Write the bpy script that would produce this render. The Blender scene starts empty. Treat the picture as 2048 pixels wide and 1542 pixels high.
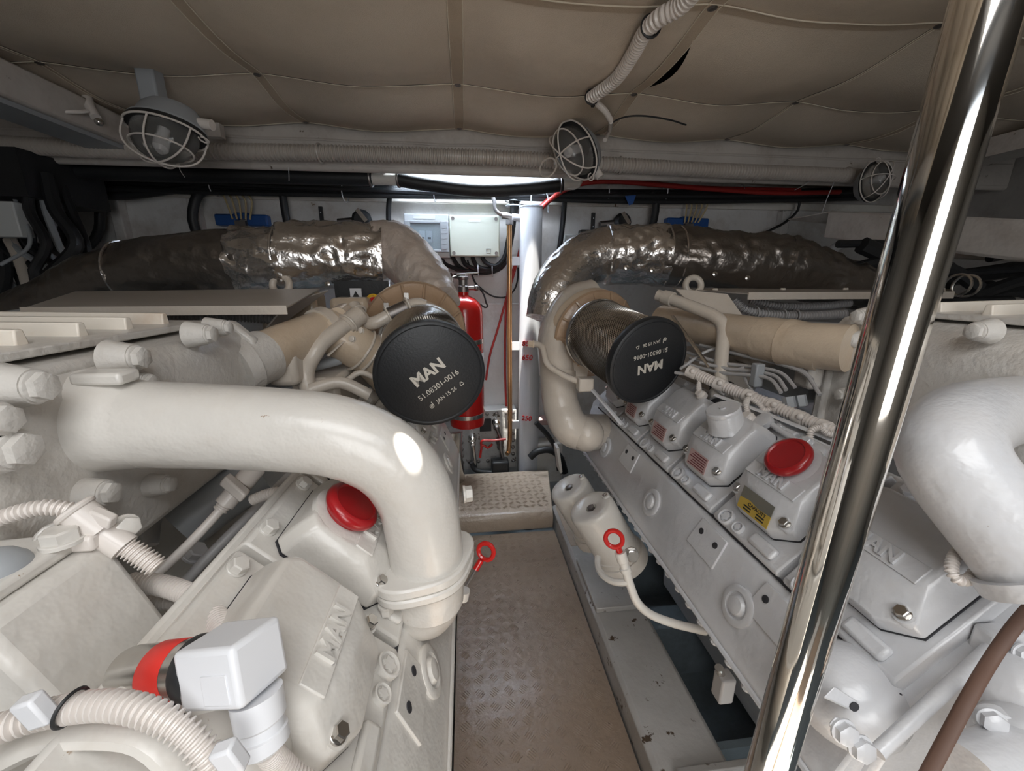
import bpy, bmesh, math, random
from mathutils import Vector, Matrix, noise
random.seed(7)
V = Vector
SC = bpy.context.scene
COL = SC.collection

# ------------------------------------------------------------------ camera
H = 1.15
PSI, PHI = math.radians(6.48), math.radians(14.78)
FW = V((math.sin(PSI)*math.cos(PHI), math.cos(PSI)*math.cos(PHI), -math.sin(PHI)))
RT = V((math.cos(PSI), -math.sin(PSI), 0))
UP = RT.cross(FW)
CAM = V((0, 0, H))
cd = bpy.data.cameras.new('camera'); cam = bpy.data.objects.new('camera', cd); COL.objects.link(cam)
cd.sensor_fit = 'HORIZONTAL'; cd.sensor_width = 36; cd.lens = 36*800/2048; cd.clip_start = .02
m = Matrix((RT, UP, -FW)).transposed().to_4x4(); m.translation = CAM
cam.matrix_world = m
SC.camera = cam

# ------------------------------------------------------------------ world, sun, daylight through the openings, added fill
w = bpy.data.worlds.new('sky'); SC.world = w; w.use_nodes = True
bg = w.node_tree.nodes['Background']; bg.inputs[0].default_value = (.75, .86, 1, 1); bg.inputs[1].default_value = 1.2

def lamp(kind, name, loc, target, energy, color=(1, 1, 1), **kw):
    d = bpy.data.lights.new(name, kind); d.energy = energy; d.color = color
    for k, v in kw.items(): setattr(d, k, v)
    o = bpy.data.objects.new(name, d); COL.objects.link(o); o.location = loc
    o.rotation_euler = (V(target)-V(loc)).to_track_quat('-Z', 'Y').to_euler()
    return o
# sun falls steeply through the deck hatches
lamp('SUN', 'sun', (0, 0, 5), V((0, 0, 5))+V((.03, .12, -1)), 22, (1, .96, .88), angle=.009)
# daylight of the companion hatch above and behind the viewpoint
lamp('AREA', 'hatch_daylight', (.08, -.42, 1.95), (.1, .1, 0), 9, (1, .97, .93), shape='RECTANGLE', size=1.1, size_y=.7)
# added fill behind the viewpoint, carries light to the far side
lamp('AREA', 'added_forward_fill', (.2, -1.15, 1.25), (.2, 2, .9), 7, (1, .96, .9), shape='RECTANGLE', size=.8, size_y=.9)
# daylight of the small aft hatch by the bulkhead
lamp('AREA', 'aft_hatch_daylight', (.05, 2.16, 2.28), (.05, 2.1, 0), 25, (.85, .93, 1), shape='RECTANGLE', size=.7, size_y=.24)

SC.view_settings.view_transform = 'Standard'; SC.view_settings.look = 'None'
SC.view_settings.gamma = 1; SC.view_settings.use_curve_mapping = False
SC.view_settings.exposure = 0.48

def P(px, py, zc):
    u = (px-1024)/800; v = (py-771)/800
    return CAM + (FW + RT*u - UP*v)*zc
def PY(px, py, Y):
    d = P(px, py, 1)-CAM
    return CAM + d*(Y/d.y)
def PZ(px, py, z):
    d = P(px, py, 1)-CAM
    return CAM + d*((z-H)/d.z)

# ------------------------------------------------------------------ materials
def nt(name):
    mt = bpy.data.materials.new(name); mt.use_nodes = True
    t = mt.node_tree; return mt, t, t.nodes['Principled BSDF']
def paint(name, col, rough=.4, metal=0, dirt=0, dcol=(.25, .17, .1), dscale=6, bump=.0, bscale=60, coat=0, vary=.06, spots=0, scol=(.05, .04, .03), spscale=25, aniso=0):
    mt, t, b = nt(name); N, L = t.nodes, t.links
    tc = N.new('ShaderNodeTexCoord')
    def noi(sc, det=4, ro=.6):
        n = N.new('ShaderNodeTexNoise'); n.inputs['Scale'].default_value = sc
        n.inputs['Detail'].default_value = det; n.inputs['Roughness'].default_value = ro
        L.new(tc.outputs['Object'], n.inputs['Vector']); return n
    def ramp(src, a, c):
        r = N.new('ShaderNodeMapRange'); r.inputs[1].default_value = a; r.inputs[2].default_value = c
        L.new(src, r.inputs[0]); return r.outputs[0]
    def mix(f, c1, c2):
        x = N.new('ShaderNodeMix'); x.data_type = 'RGBA'
        if isinstance(f, float): x.inputs[0].default_value = f
        else: L.new(f, x.inputs[0])
        for s, c in ((x.inputs[6], c1), (x.inputs[7], c2)):
            if isinstance(c, tuple): s.default_value = (*c, 1)
            else: L.new(c, s)
        return x.outputs[2]
    n1 = noi(dscale*.7+1)
    c = mix(ramp(n1.outputs[0], .3, .7), tuple(x*(1-vary) for x in col), tuple(min(1, x*(1+vary)) for x in col))
    if dirt:
        n2 = noi(dscale, 8, .7)
        rr = ramp(n2.outputs[0], .5, .8)
        mm = N.new('ShaderNodeMath'); mm.operation = 'MULTIPLY'; L.new(rr, mm.inputs[0]); mm.inputs[1].default_value = dirt
        c = mix(mm.outputs[0], c, dcol)
    if spots:
        n3 = noi(spscale, 6, .65)
        c = mix(ramp(n3.outputs[0], .72-spots*.1, .75-spots*.1), c, scol)
    L.new(c, b.inputs['Base Color'])
    b.inputs['Roughness'].default_value = rough; b.inputs['Metallic'].default_value = metal
    b.inputs['Coat Weight'].default_value = coat; b.inputs['Coat Roughness'].default_value = .12
    if bump:
        n4 = noi(bscale, 3)
        bp = N.new('ShaderNodeBump'); bp.inputs['Strength'].default_value = bump; bp.inputs['Distance'].default_value = .009
        L.new(n4.outputs[0], bp.inputs['Height']); L.new(bp.outputs[0], b.inputs['Normal'])
    return mt
M = {}
M['white'] = paint('engine_enamel', (.655, .63, .59), .34, dirt=.38, dcol=(.50, .42, .33), dscale=6, bump=.24, bscale=38, coat=.4, spots=.22, scol=(.3, .2, .12), spscale=40)
M['white2'] = paint('engine_enamel_cool_lit', (.60, .605, .625), .3, dirt=.3, dcol=(.5, .45, .40), dscale=6, bump=.24, bscale=42, coat=.4, spots=.1, scol=(.25, .18, .12), spscale=45)  # same enamel, the cool light on the right engine put into its colour
M['cast'] = paint('cast_enamel', (.62, .595, .56), .38, dirt=.5, dcol=(.46, .38, .30), dscale=7, bump=.3, bscale=70, coat=.25)
M['beige'] = paint('heat_yellowed_enamel', (.60, .49, .37), .3, dirt=.5, dcol=(.38, .25, .14), dscale=5, bump=.25, bscale=50, coat=.35)
M['beige2'] = paint('tan_heat_stained_enamel', (.42, .29, .19), .33, dirt=.5, dcol=(.28, .17, .09), dscale=8, bump=.2, coat=.3)
M['pale'] = paint('pale_enamel', (.62, .56, .49), .35, dirt=.35, dcol=(.45, .33, .22), bump=.2, coat=.3)
M['chrome'] = paint('polished_stainless', (.78, .75, .70), .07, 1, vary=.03)
M['steel'] = paint('bright_steel', (.62, .6, .57), .25, 1, vary=.1, dirt=.3, dcol=(.2, .15, .1), dscale=30)
M['dsteel'] = paint('dull_steel', (.28, .26, .25), .45, 1, vary=.1)
M['foil'] = paint('aluminised_glass_cloth', (.68, .655, .635), .24, .95, dirt=.3, dcol=(.2, .15, .12), dscale=7, bump=.7, bscale=22, vary=.12)
M['foil2'] = paint('stained_aluminised_wrap', (.74, .66, .60), .4, .45, dirt=.6, dcol=(.42, .28, .2), dscale=14, bump=.7, bscale=30, vary=.12)
M['foild'] = paint('dark_aluminised_cloth', (.25, .225, .205), .3, .9, dirt=.4, dcol=(.08, .06, .05), dscale=7, bump=.7, bscale=20)  # darker than the foil, used on the outboard wrap sections
M['rubber'] = paint('black_rubber', (.016, .017, .019), .5, vary=.2, bump=.1)
M['cap'] = paint('filter_cap_rubber', (.018, .02, .023), .48, vary=.15, bump=.12, bscale=200)
M['print'] = paint('silver_print', (.62, .59, .53), .5)
M['red'] = paint('red_plastic', (.36, .008, .012), .3, vary=.1, coat=.3)
M['redp'] = paint('red_enamel', (.55, .015, .012), .22, vary=.05, coat=.5)
M['redcable'] = paint('red_cable_sheath', (.42, .03, .025), .45)
M['wall'] = paint('bulkhead_paint', (.64, .63, .62), .5, dirt=.75, dcol=(.36, .30, .26), dscale=7, bump=.7, bscale=10, spots=.25, scol=(.22, .15, .1), spscale=14)
M['wallw'] = paint('stained_bulkhead_trim', (.74, .71, .66), .5, dirt=.6, dcol=(.42, .33, .25), dscale=7, bump=.5, bscale=12, spots=.5, scol=(.18, .1, .06), spscale=16)
M['fabric'] = paint('deckhead_quilt_vinyl', (.67, .575, .465), .62, dirt=.35, dcol=(.36, .29, .22), dscale=2.5, bump=.35, bscale=420, vary=.07)
M['shield'] = paint('shield_sheet_paint', (.44, .40, .36), .4, dirt=.3, dcol=(.3, .24, .2))
M['amber'] = paint('amber_gasket_rubber', (.42, .24, .06), .5)
M['tape'] = paint('quilt_seam_tape', (.56, .455, .34), .7, dirt=.4, dcol=(.32, .23, .15), dscale=9, bump=.5, bscale=500)
M['cord'] = paint('piping_cord', (.72, .66, .54), .6)
M['beam'] = paint('deck_beam_paint', (.56, .52, .48), .5, dirt=.6, dcol=(.26, .2, .16), dscale=7, bump=.6, bscale=14, spots=.35, scol=(.12, .08, .05), spscale=18)
M['hose'] = paint('grey_corrugated_hose', (.52, .475, .43), .32, dirt=.3, dcol=(.33, .25, .18), coat=.2)
M['conduit'] = paint('painted_conduit', (.72, .67, .63), .35, dirt=.25, dcol=(.5, .4, .3), coat=.3)
M['conduitg'] = paint('grey_conduit', (.42, .41, .41), .4)
M['floorp'] = paint('worn_tread_plate_paint', (.26, .195, .145), .34, dirt=.55, dcol=(.26, .18, .13), dscale=5, bump=.4, bscale=40, spots=.7, scol=(.12, .075, .05), spscale=30, coat=.15)
M['step'] = paint('step_plate_paint', (.43, .35, .275), .38, dirt=.5, dcol=(.34, .26, .2), dscale=9, bump=.4, bscale=45, coat=.2)
M['girder'] = paint('bearer_grey_paint', (.42, .41, .395), .38, dirt=.35, dcol=(.28, .23, .18), dscale=6, bump=.3, bscale=30, spots=1.05, scol=(.07, .045, .025), spscale=19, coat=.2)
M['bilge'] = paint('bilge_paint', (.16, .19, .21), .45, dirt=.7, dcol=(.05, .05, .05), dscale=5, bump=.4, bscale=15)
M['hull'] = paint('dark_hull_side', (.34, .32, .30), .6, dirt=.6, dcol=(.1, .09, .08), dscale=4, bump=.5, bscale=10)
M['deck'] = paint('deck_underside', (.05, .045, .04), .8)
M['hatch'] = paint('hatch_coaming_white', (.84, .87, .92), .5)
M['greybox'] = paint('light_grey_plastic', (.60, .62, .53), .4, vary=.02)
M['greybox2'] = paint('pale_grey_plastic', (.60, .62, .62), .4, vary=.02)
M['greyd'] = paint('mid_grey_plastic', (.34, .36, .38), .4, vary=.02)
M['tube'] = paint('white_pipe_paint', (.68, .69, .72), .3, vary=.03, coat=.3)
M['copper'] = paint('copper_pipe_metal', (.62, .35, .17), .28, .9, vary=.15)
M['blue'] = paint('blue_plastic', (.02, .09, .32), .45)
M['yellow'] = paint('yellow_plastic', (.75, .45, .03), .4)
M['stickp'] = paint('pink_sticker_paper', (.52, .36, .35), .5, dirt=.3)
M['sticky'] = paint('yellow_sticker_foil', (.52, .36, .06), .4, dirt=.25)
M['stickg'] = paint('scuffed_sticker_foil', (.17, .165, .14), .4, dirt=.5, dscale=30)
M['ink'] = paint('sticker_ink', (.16, .03, .04), .6)
M['inkb'] = paint('black_ink', (.02, .02, .02), .6)
M['marker'] = paint('red_marker_ink', (.55, .02, .02), .6)
M['plug'] = paint('white_plug_plastic', (.76, .77, .80), .35, vary=.02)
M['sensorred'] = paint('red_sensor_label', (.75, .04, .03), .45, vary=.03)
M['paper'] = paint('brown_filter_paper', (.11, .085, .06), .8)
M['rust'] = paint('rusty_strap_paint', (.12, .065, .045), .6, dirt=.5, dcol=(.08, .04, .03), dscale=20)
M['crack'] = paint('chipped_gasket_line', (.03, .03, .035), .7)
M['teal'] = paint('teal_blue_plastic', (.30, .42, .50), .35)
M['rib'] = paint('yellowed_fin_enamel', (.86, .80, .71), .4, dirt=.5, dcol=(.6, .38, .22), dscale=8, coat=.2)
M['cream'] = paint('cream_wire_sheath', (.5, .4, .22), .5)
def glass():
    mt, t, b = nt('ribbed_lamp_glass')
    b.inputs['Base Color'].default_value = (.86, .85, .83, 1); b.inputs['Roughness'].default_value = .08
    b.inputs['Transmission Weight'].default_value = .9; b.inputs['IOR'].default_value = 1.3
    return mt
M['glass'] = glass()
def window_plastic():
    mt, t, b = nt('smoked_clear_plastic')
    b.inputs['Base Color'].default_value = (.75, .82, .86, 1); b.inputs['Roughness'].default_value = .06
    b.inputs['Transmission Weight'].default_value = .9; b.inputs['IOR'].default_value = 1.1
    return mt
M['clear'] = window_plastic()

# ------------------------------------------------------------------ building helpers
ORG = {}
def tag(o, label=None, cat=None, group=None, kind=None):
    if label: o['label'] = label
    if cat: o['category'] = cat
    if group: o['group'] = group
    if kind: o['kind'] = kind
    return o
def thing(name, label, cat, loc, group=None):
    o = bpy.data.objects.new(name, None); COL.objects.link(o); o.location = loc; o.empty_display_size = .05
    ORG[o.name] = V(loc)
    return tag(o, label, cat, group)
def frame(d, hint=None):
    d = V(d).normalized()
    h = V(hint) if hint is not None else (V((0, 0, 1)) if abs(d.z) < .9 else V((1, 0, 0)))
    x = h.cross(d)
    if x.length < 1e-6: x = V((1, 0, 0)).cross(d)
    x.normalize(); y = d.cross(x)
    return x, y, d
def cr(pts, step=.01):
    pts = [V(p) for p in pts]
    if len(pts) == 2:
        n = max(1, int((pts[1]-pts[0]).length/step)); return [pts[0].lerp(pts[1], i/n) for i in range(n+1)]
    q = [pts[0]*2-pts[1]]+pts+[pts[-1]*2-pts[-2]]; out = []
    for i in range(1, len(q)-2):
        a, b, c, d = q[i-1:i+3]; n = max(2, int((c-b).length/step))
        for k in range(n):
            t = k/n
            out.append(.5*((2*b)+(c-a)*t+(2*a-5*b+4*c-d)*t*t+(3*b-a-3*c+d)*t**3))
    out.append(pts[-1]); return out
class MB:
    def __init__(s): s.b = bmesh.new()
    def ring(s, c, x, y, r, n, r2=None):
        r2 = r if r2 is None else r2
        return [s.b.verts.new(c + x*(r*math.cos(2*math.pi*k/n)) + y*(r2*math.sin(2*math.pi*k/n))) for k in range(n)]
    def bridge(s, a, b):
        n = len(a)
        for k in range(n):
            try: s.b.faces.new((a[k], a[(k+1) % n], b[(k+1) % n], b[k]))
            except ValueError: pass
    def face(s, vs):
        try: s.b.faces.new(vs)
        except ValueError: pass
    def box(s, c, size, x=None, y=None, z=None):
        x = V(x) if x is not None else V((1, 0, 0)); y = V(y) if y is not None else V((0, 1, 0)); z = V(z) if z is not None else x.cross(y)
        c = V(c); hx, hy, hz = [k/2 for k in size]
        lo = [s.b.verts.new(c+x*(sx*hx)+y*(sy*hy)-z*hz) for sx, sy in ((-1, -1), (1, -1), (1, 1), (-1, 1))]
        hi = [s.b.verts.new(c+x*(sx*hx)+y*(sy*hy)+z*hz) for sx, sy in ((-1, -1), (1, -1), (1, 1), (-1, 1))]
        s.face(lo[::-1]); s.face(hi); s.bridge(lo, hi); return s
    def bb(s, x0, x1, y0, y1, z0, z1): return s.box(((x0+x1)/2, (y0+y1)/2, (z0+z1)/2), (x1-x0, y1-y0, z1-z0))
    def loft(s, rings, cap=True):
        R = [[s.b.verts.new(V(p)) for p in r] for r in rings]
        for a, b in zip(R, R[1:]): s.bridge(a, b)
        if cap: s.face(R[0][::-1]); s.face(R[-1])
        return s
    def prism(s, poly, vec): return s.loft([poly, [V(p)+V(vec) for p in poly]])
    def lathe(s, prof, o, axis, n=24, hint=None, cap=True):
        x, y, d = frame(axis, hint); o = V(o)
        R = [s.ring(o+d*h, x, y, max(r, .0002), n) for r, h in prof]
        for a, b in zip(R, R[1:]): s.bridge(a, b)
        if cap: s.face(R[0][::-1]); s.face(R[-1])
        return s
    def cyl(s, a, b, r, r2=None, n=20):
        a = V(a); b = V(b); return s.lathe([(r, 0), (r if r2 is None else r2, (b-a).length)], a, b-a, n)
    def tube(s, pts, r, n=12, closed=False, cap=True, disp=None, flat=1, up=None):
        pts = [V(p) for p in pts]; m = len(pts); prev = None; R = []
        for i, p in enumerate(pts):
            if closed: t = pts[(i+1) % m]-pts[i-1]
            else: t = pts[min(i+1, m-1)]-pts[max(i-1, 0)]
            t.normalize()
            if prev is None: x, y, _ = frame(t, up)
            else:
                x = prev-t*prev.dot(t)
                if x.length < 1e-6: x = frame(t)[0]
                x.normalize(); y = t.cross(x)
            prev = x
            rr = r(i/(max(1, m-1))) if callable(r) else (r[i] if isinstance(r, list) else r)
            ring = []
            for k in range(n):
                a = 2*math.pi*k/n
                q = p + x*(rr*math.cos(a)) + y*(rr*flat*math.sin(a))
                if disp: q = q + (q-p).normalized()*disp(q, i/(m-1), a)
                ring.append(s.b.verts.new(q))
            R.append(ring)
        for a, b in zip(R, R[1:]): s.bridge(a, b)
        if closed: s.bridge(R[-1], R[0])
        elif cap: s.face(R[0][::-1]); s.face(R[-1])
        return s
    def pipe(s, pts, r, step=.012, n=14, **k): return s.tube(cr(pts, step), r, n, **k)
    def corr(s, pts, r, pitch=.006, depth=.14, n=12, **k):
        q = cr(pts, pitch/2.0)
        L = [0]
        for a, b in zip(q, q[1:]): L.append(L[-1]+(b-a).length)
        tot = L[-1]; cnt = max(2, int(tot/pitch)); samp = []; j = 0; rs = []
        for i in range(cnt*4+1):
            d = tot*i/(cnt*4)
            while j < len(L)-2 and L[j+1] < d: j += 1
            t = (d-L[j])/max(1e-9, L[j+1]-L[j]); samp.append(q[j].lerp(q[j+1], min(1, t)))
            rs.append(r*(1 if i % 4 in (0, 1) else 1-depth*1.5))
        return s.tube(samp, rs, n, **k)
    def ball(s, c, r, n=14, sc=(1, 1, 1), x=None, y=None, z=None):
        x = V(x) if x is not None else V((1, 0, 0)); y = V(y) if y is not None else V((0, 1, 0)); z = V(z) if z is not None else x.cross(y)
        c = V(c); R = []
        for i in range(1, n//2):
            th = math.pi*i/(n//2)
            R.append(s.ring(c-z*(r*sc[2]*math.cos(th)), x, y, r*sc[0]*math.sin(th), n, r*sc[1]*math.sin(th)))
        for a, b in zip(R, R[1:]): s.bridge(a, b)
        lo = s.b.verts.new(c-z*r*sc[2]); hi = s.b.verts.new(c+z*r*sc[2])
        for k in range(n):
            s.face((R[0][(k+1) % n], R[0][k], lo)); s.face((R[-1][k], R[-1][(k+1) % n], hi))
        return s
    def torus(s, c, axis, R, r, n=28, k=8, a0=0, a1=2*math.pi, hint=None):
        x, y, d = frame(axis, hint); c = V(c); full = abs(a1-a0-2*math.pi) < 1e-6
        pts = [c+x*(R*math.cos(a0+(a1-a0)*i/n))+y*(R*math.sin(a0+(a1-a0)*i/n)) for i in range(n if full else n+1)]
        return s.tube(pts, r, k, closed=full)
    def hexbolt(s, p, axis, r, h, washer=True, hint=None):
        x, y, d = frame(axis, hint); p = V(p)
        if washer: s.lathe([(r*1.28, 0), (r*1.28, h*.22), (r*1.2, h*.28)], p, d, 16)
        s.lathe([(r*1.12, h*.2), (r*1.12, h*.9), (r*.95, h)], p, d, 6, hint)
        return s
    def grid(s, f, nu, nv):
        g = [[s.b.verts.new(V(f(i/nu, j/nv))) for j in range(nv+1)] for i in range(nu+1)]
        for i in range(nu):
            for j in range(nv): s.face((g[i][j], g[i+1][j], g[i+1][j+1], g[i][j+1]))
        return s
    def mesh(s, name, org=V((0, 0, 0)), ang=38, recalc=True):
        b = s.b
        if recalc: bmesh.ops.recalc_face_normals(b, faces=b.faces)
        a = math.radians(ang)
        for f in b.faces: f.smooth = True
        for e in b.edges:
            e.smooth = len(e.link_faces) == 2 and e.calc_face_angle(0) < a
        if org.length: bmesh.ops.translate(b, verts=b.verts, vec=-org)
        me = bpy.data.meshes.new(name); b.to_mesh(me); b.free(); return me
    def build(s, name, mat, parent=None, bevel=0, ang=38, label=None, kind=None, loc=None, seg=2, recalc=True):
        org = V((0, 0, 0))
        if parent is not None: org = ORG[parent.name]
        elif loc is not None: org = V(loc)
        me = s.mesh(name, org, ang, recalc); me.materials.append(M[mat] if isinstance(mat, str) else mat)
        o = bpy.data.objects.new(name, me); COL.objects.link(o)
        if parent is not None: o.parent = parent
        elif loc is not None: o.location = org
        ORG[o.name] = org
        if bevel:
            bv = o.modifiers.new('bevel', 'BEVEL'); bv.width = bevel; bv.segments = seg; bv.limit_method = 'ANGLE'; bv.angle_limit = math.radians(30)
            bv.harden_normals = False
        if label: o['label'] = label
        if kind: o['kind'] = kind
        return o
def struct(mb, name, mat, bevel=0, parent=None, **k):
    return mb.build(name, mat, parent, bevel=bevel, kind='structure', **k)
def one(mb, name, mat, label, cat, loc=None, group=None, **k):
    return tag(mb.build(name, mat, None, loc=loc, **k), label, cat, group)
def put(me, name, parent, pos, axis=(0, 0, 1), hint=None, label=None):
    """an object that shares mesh data, standing at pos with its local z along axis"""
    o = bpy.data.objects.new(name, me); COL.objects.link(o); o.parent = parent
    x, y, d = frame(axis, hint); mm = Matrix((x, y, d)).transposed().to_4x4()
    mm.translation = V(pos)-ORG[parent.name]; o.matrix_local = mm
    ORG[o.name] = V(pos)
    if label: o['label'] = label
    return o
def proto(mb, mat, name='bolt'):
    me = mb.mesh(name); me.materials.append(M[mat]); return me
BOLT = {}
def bolt(parent, pos, axis, r=.008, h=.008, mat='white', washer=True, hint=None, name='bolt'):
    k = (r, h, mat, washer)
    if k not in BOLT: BOLT[k] = proto(MB().hexbolt((0, 0, 0), (0, 0, 1), r, h, washer), mat)
    return put(BOLT[k], name, parent, pos, axis, hint)
def star(parent, pos, axis, r=.012, h=.008, mat='white'):
    """ring boss with a recessed twelve point screw"""
    k = ('star', r, h, mat)
    if k not in BOLT:
        mb = MB().lathe([(r, 0), (r, h), (r*.86, h*1.12), (r*.72, h), (r*.66, h*.5)], (0, 0, 0), (0, 0, 1), 24)
        pr = []
        for hh in (0, h*1.0):
            pr.append([V((r*(.62 if i % 2 else .42)*math.cos(math.pi*i/6), r*(.62 if i % 2 else .42)*math.sin(math.pi*i/6), hh)) for i in range(12)])
        mb.loft(pr); BOLT[k] = proto(mb, mat)
    return put(BOLT[k], 'bolt', parent, pos, axis)
def text_mb(mb, s, size, origin, tx, up, depth=.0008, bold=0.0, align='CENTER', shear=0):
    c = bpy.data.curves.new('t', 'FONT'); c.body = s; c.size = size; c.extrude = depth/2; c.offset = bold*size
    c.align_x = align; c.align_y = 'CENTER'; c.resolution_u = 3; c.shear = shear
    o = bpy.data.objects.new('t', c); COL.objects.link(o)
    dg = bpy.context.evaluated_depsgraph_get(); me = bpy.data.meshes.new_from_object(o.evaluated_get(dg))
    tx = V(tx).normalized(); n = tx.cross(V(up)).normalized(); uy = n.cross(tx)
    mm = Matrix((tx, uy, n)).transposed().to_4x4(); mm.translation = V(origin)
    me.transform(mm); mb.b.from_mesh(me)
    bpy.data.objects.remove(o); bpy.data.curves.remove(c); bpy.data.meshes.remove(me)
    return mb
def px(path): return [P(*p) for p in path]
# ------------------------------------------------------------------ room shell
XL, XR, YB, YF, ZF, ZC = -2.4, 2.7, 2.35, -1.3, -.35, 1.80
struct(MB().bb(XL, XR, YF, YB, ZF-.05, ZF), 'floor', 'bilge')
struct(MB().bb(XL, XR, YB, YB+.06, ZF, ZC+.5), 'wall_back', 'wall')
struct(MB().bb(XL-.06, XL, YF, YB, ZF, ZC+.1), 'wall_left', 'hull')
struct(MB().bb(XR, XR+.06, YF, YB, ZF, ZC+.1), 'wall_right', 'hull')
mb = MB(); mb.bb(XL, -.25, YF-.06, YF, ZF, ZC+.1); mb.bb(.65, XR, YF-.06, YF, ZF, ZC+.1); mb.bb(-.25, .65, YF-.06, YF, ZF, .75)
struct(mb, 'wall_front', 'hull')
# deck slab with the two hatch openings
HX0, HX1, HY0, HY1 = -.42, .82, -.82, -.06
AX0, AX1, AY0, AY1 = -.33, .43, 1.975, 2.33
mb = MB()
mb.bb(XL, XR, YF, HY0, ZC, ZC+.1); mb.bb(XL, HX0, HY0, HY1, ZC, ZC+.1); mb.bb(HX1, XR, HY0, HY1, ZC, ZC+.1)
mb.bb(XL, -.17, HY1, AY0, ZC, ZC+.1); mb.bb(-.05, XR, HY1, AY0, ZC, ZC+.1); mb.bb(-.17, -.05, HY1, .31, ZC, ZC+.1); mb.bb(-.17, -.05, .39, AY0, ZC, ZC+.1)  # small hole added here for the sun spot on the left pipe
mb.bb(XL, AX0, AY0, YB, ZC, ZC+.1); mb.bb(AX1, XR, AY0, YB, ZC, ZC+.1)
ceil = struct(mb, 'ceiling', 'deck')
MB().tube([V((-.0995+.047*math.cos(a*math.pi/20), .359+.047*math.sin(a*math.pi/20), 1.79)) for a in range(40)], .034, 4, closed=True, flat=.1).build('sun_spot_ring', 'deck', ceil)  # unseen ring added to round off the sun spot
mb = MB(); c = .02
mb.bb(AX0-c, AX0, AY0-c, AY1+c, 1.63, 2.3); mb.bb(AX1, AX1+c, AY0-c, AY1+c, 1.63, 2.3)
mb.bb(AX0, AX1, AY0-c, AY0, 1.63, 2.3); mb.bb(AX0, AX1, AY1, AY1+c, 1.59, 2.3)
struct(mb, 'trim_1', 'hatch')
# unseen slotted lid added over the hatch to narrow the sun patch
mb = MB().bb(AX0-.02, AX1+.02, 2.022, AY1+.03, 2.32, 2.34); mb.bb(AX0-.02, .14, 1.94, 2.022, 2.32, 2.34); mb.bb(.37, AX1+.02, 1.94, 2.022, 2.32, 2.34)
struct(mb, 'trim_7', 'hatch')
# quilted deckhead
GX = [-2.37, -1.775, -1.187, -.603, -.005, .577, 1.165, 1.75, 2.335]
GYS = [-.04, .16, .60, 1.04, 1.48, 1.872]
def qz(x, y, gx=GX, gy=GYS):
    i = max(0, min(len(gx)-2, sum(1 for g in gx[1:-1] if x >= g))); j = max(0, min(len(gy)-2, sum(1 for g in gy[1:-1] if y >= g)))
    fx = (x-gx[i])/(gx[i+1]-gx[i]); fy = (y-gy[j])/(gy[j+1]-gy[j])
    fx = min(1, max(0, fx)); fy = min(1, max(0, fy))
    s = .020*math.sin(math.pi*fx)**1.4 + .020*math.sin(math.pi*fy)**1.4 + .006*math.sin(math.pi*fx)*math.sin(math.pi*fy)
    return 1.752 - s + .004*noise.noise(V((x*5, y*5, 1)))*min(1, s*60)
for i in range(len(GX)-1):
    for j in range(len(GYS)-1):
        x0, x1, y0, y1 = GX[i], GX[i+1], GYS[j], GYS[j+1]
        torn = (i == 5 and j == 3)
        def f(u, v):
            x = x0+.002+(x1-x0-.004)*u; y = y0+.002+(y1-y0-.004)*v
            z = qz(x, y)
            if torn:
                k = math.exp(-(u/.12)**2)*max(0, math.sin(math.pi*min(1, max(0, (v-.15)/.8))))
                x += .035*k; z -= .012*k
            return (x, y, z)
        g = MB().grid(f, 16, 14)
        if i == 3 and j == 1:   # hole added out of the frame to throw a sun spot on the left pipe
            kill = [q for q in g.b.faces if abs(q.calc_center_median().x+.11) < .019 and abs(q.calc_center_median().y-.352) < .0158]
            bmesh.ops.delete(g.b, geom=kill, context='FACES')
        g.build('quilt_panel', 'fabric', ceil, recalc=False)
def strip(pts, w, d, lift=.0025):
    """flat tape that follows the quilt"""
    L = []; Rr = []
    q = cr(pts, .02)
    mb = MB(); rings = []
    for p in q:
        z = qz(p.x, p.y)
        side = V((d[1], -d[0], 0))
        a, b = p+side*w/2, p-side*w/2
        rings.append([V((a.x, a.y, z-lift)), V((b.x, b.y, z-lift)), V((b.x, b.y, z-lift-.0012)), V((a.x, a.y, z-lift-.0012))])
    mb.loft(rings); return mb
for gx, wd in ((-1.775, .03), (-1.187, .012), (-.603, .03), (-.005, .034), (.577, .034), (1.165, .008), (1.75, .03)):
    strip([(gx, -.02, 0), (gx, .6, 0), (gx, 1.2, 0), (gx, 1.865, 0)], wd, (0, 1)).build('seam_tape', 'tape', ceil)
    mb = MB()
    for sg in (-1, 1):
        q = [V((gx+sg*wd/2, y, qz(gx+sg*wd/2, y)-.0035)) for y in [k*.02 for k in range(0, 93)]]
        mb.tube(q, .0013, 5)
    mb.build('piping_cord', 'cord', ceil)
for gy, wd in ((.16, .02), (.60, .02), (1.04, .026), (1.48, .010)):
    if wd > .015: strip([(-2.3, gy, 0), (-.5, gy, 0), (1, gy, 0), (2.3, gy, 0)], wd, (1, 0), .002).build('seam_tape', 'tape', ceil)
    q = [V((x*.02, gy-wd/2, qz(x*.02, gy-wd/2)-.0035)) for x in range(-115, 115)]
    MB().tube(q, .0014, 5).build('piping_cord', 'cord', ceil)
q = [V((x*.02, 1.868, qz(x*.02, 1.868)-.002)) for x in range(-115, 115)]
MB().tube(q, .0018, 5).build('piping_cord', 'cord', ceil)
mb = MB().lathe([(.011, 0), (.011, .002), (.007, .004), (.0045, .003)], (0, 0, 0), (0, 0, -1), 14)
scr = proto(mb, 'dsteel', 'screw')
for gx in GX[1:-1]:
    for gy in GYS[2:]:
        put(scr, 'screw', ceil, (gx, gy if gy < 1.8 else 1.858, qz(gx, gy)-.0035), (0, 0, 1))
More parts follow.
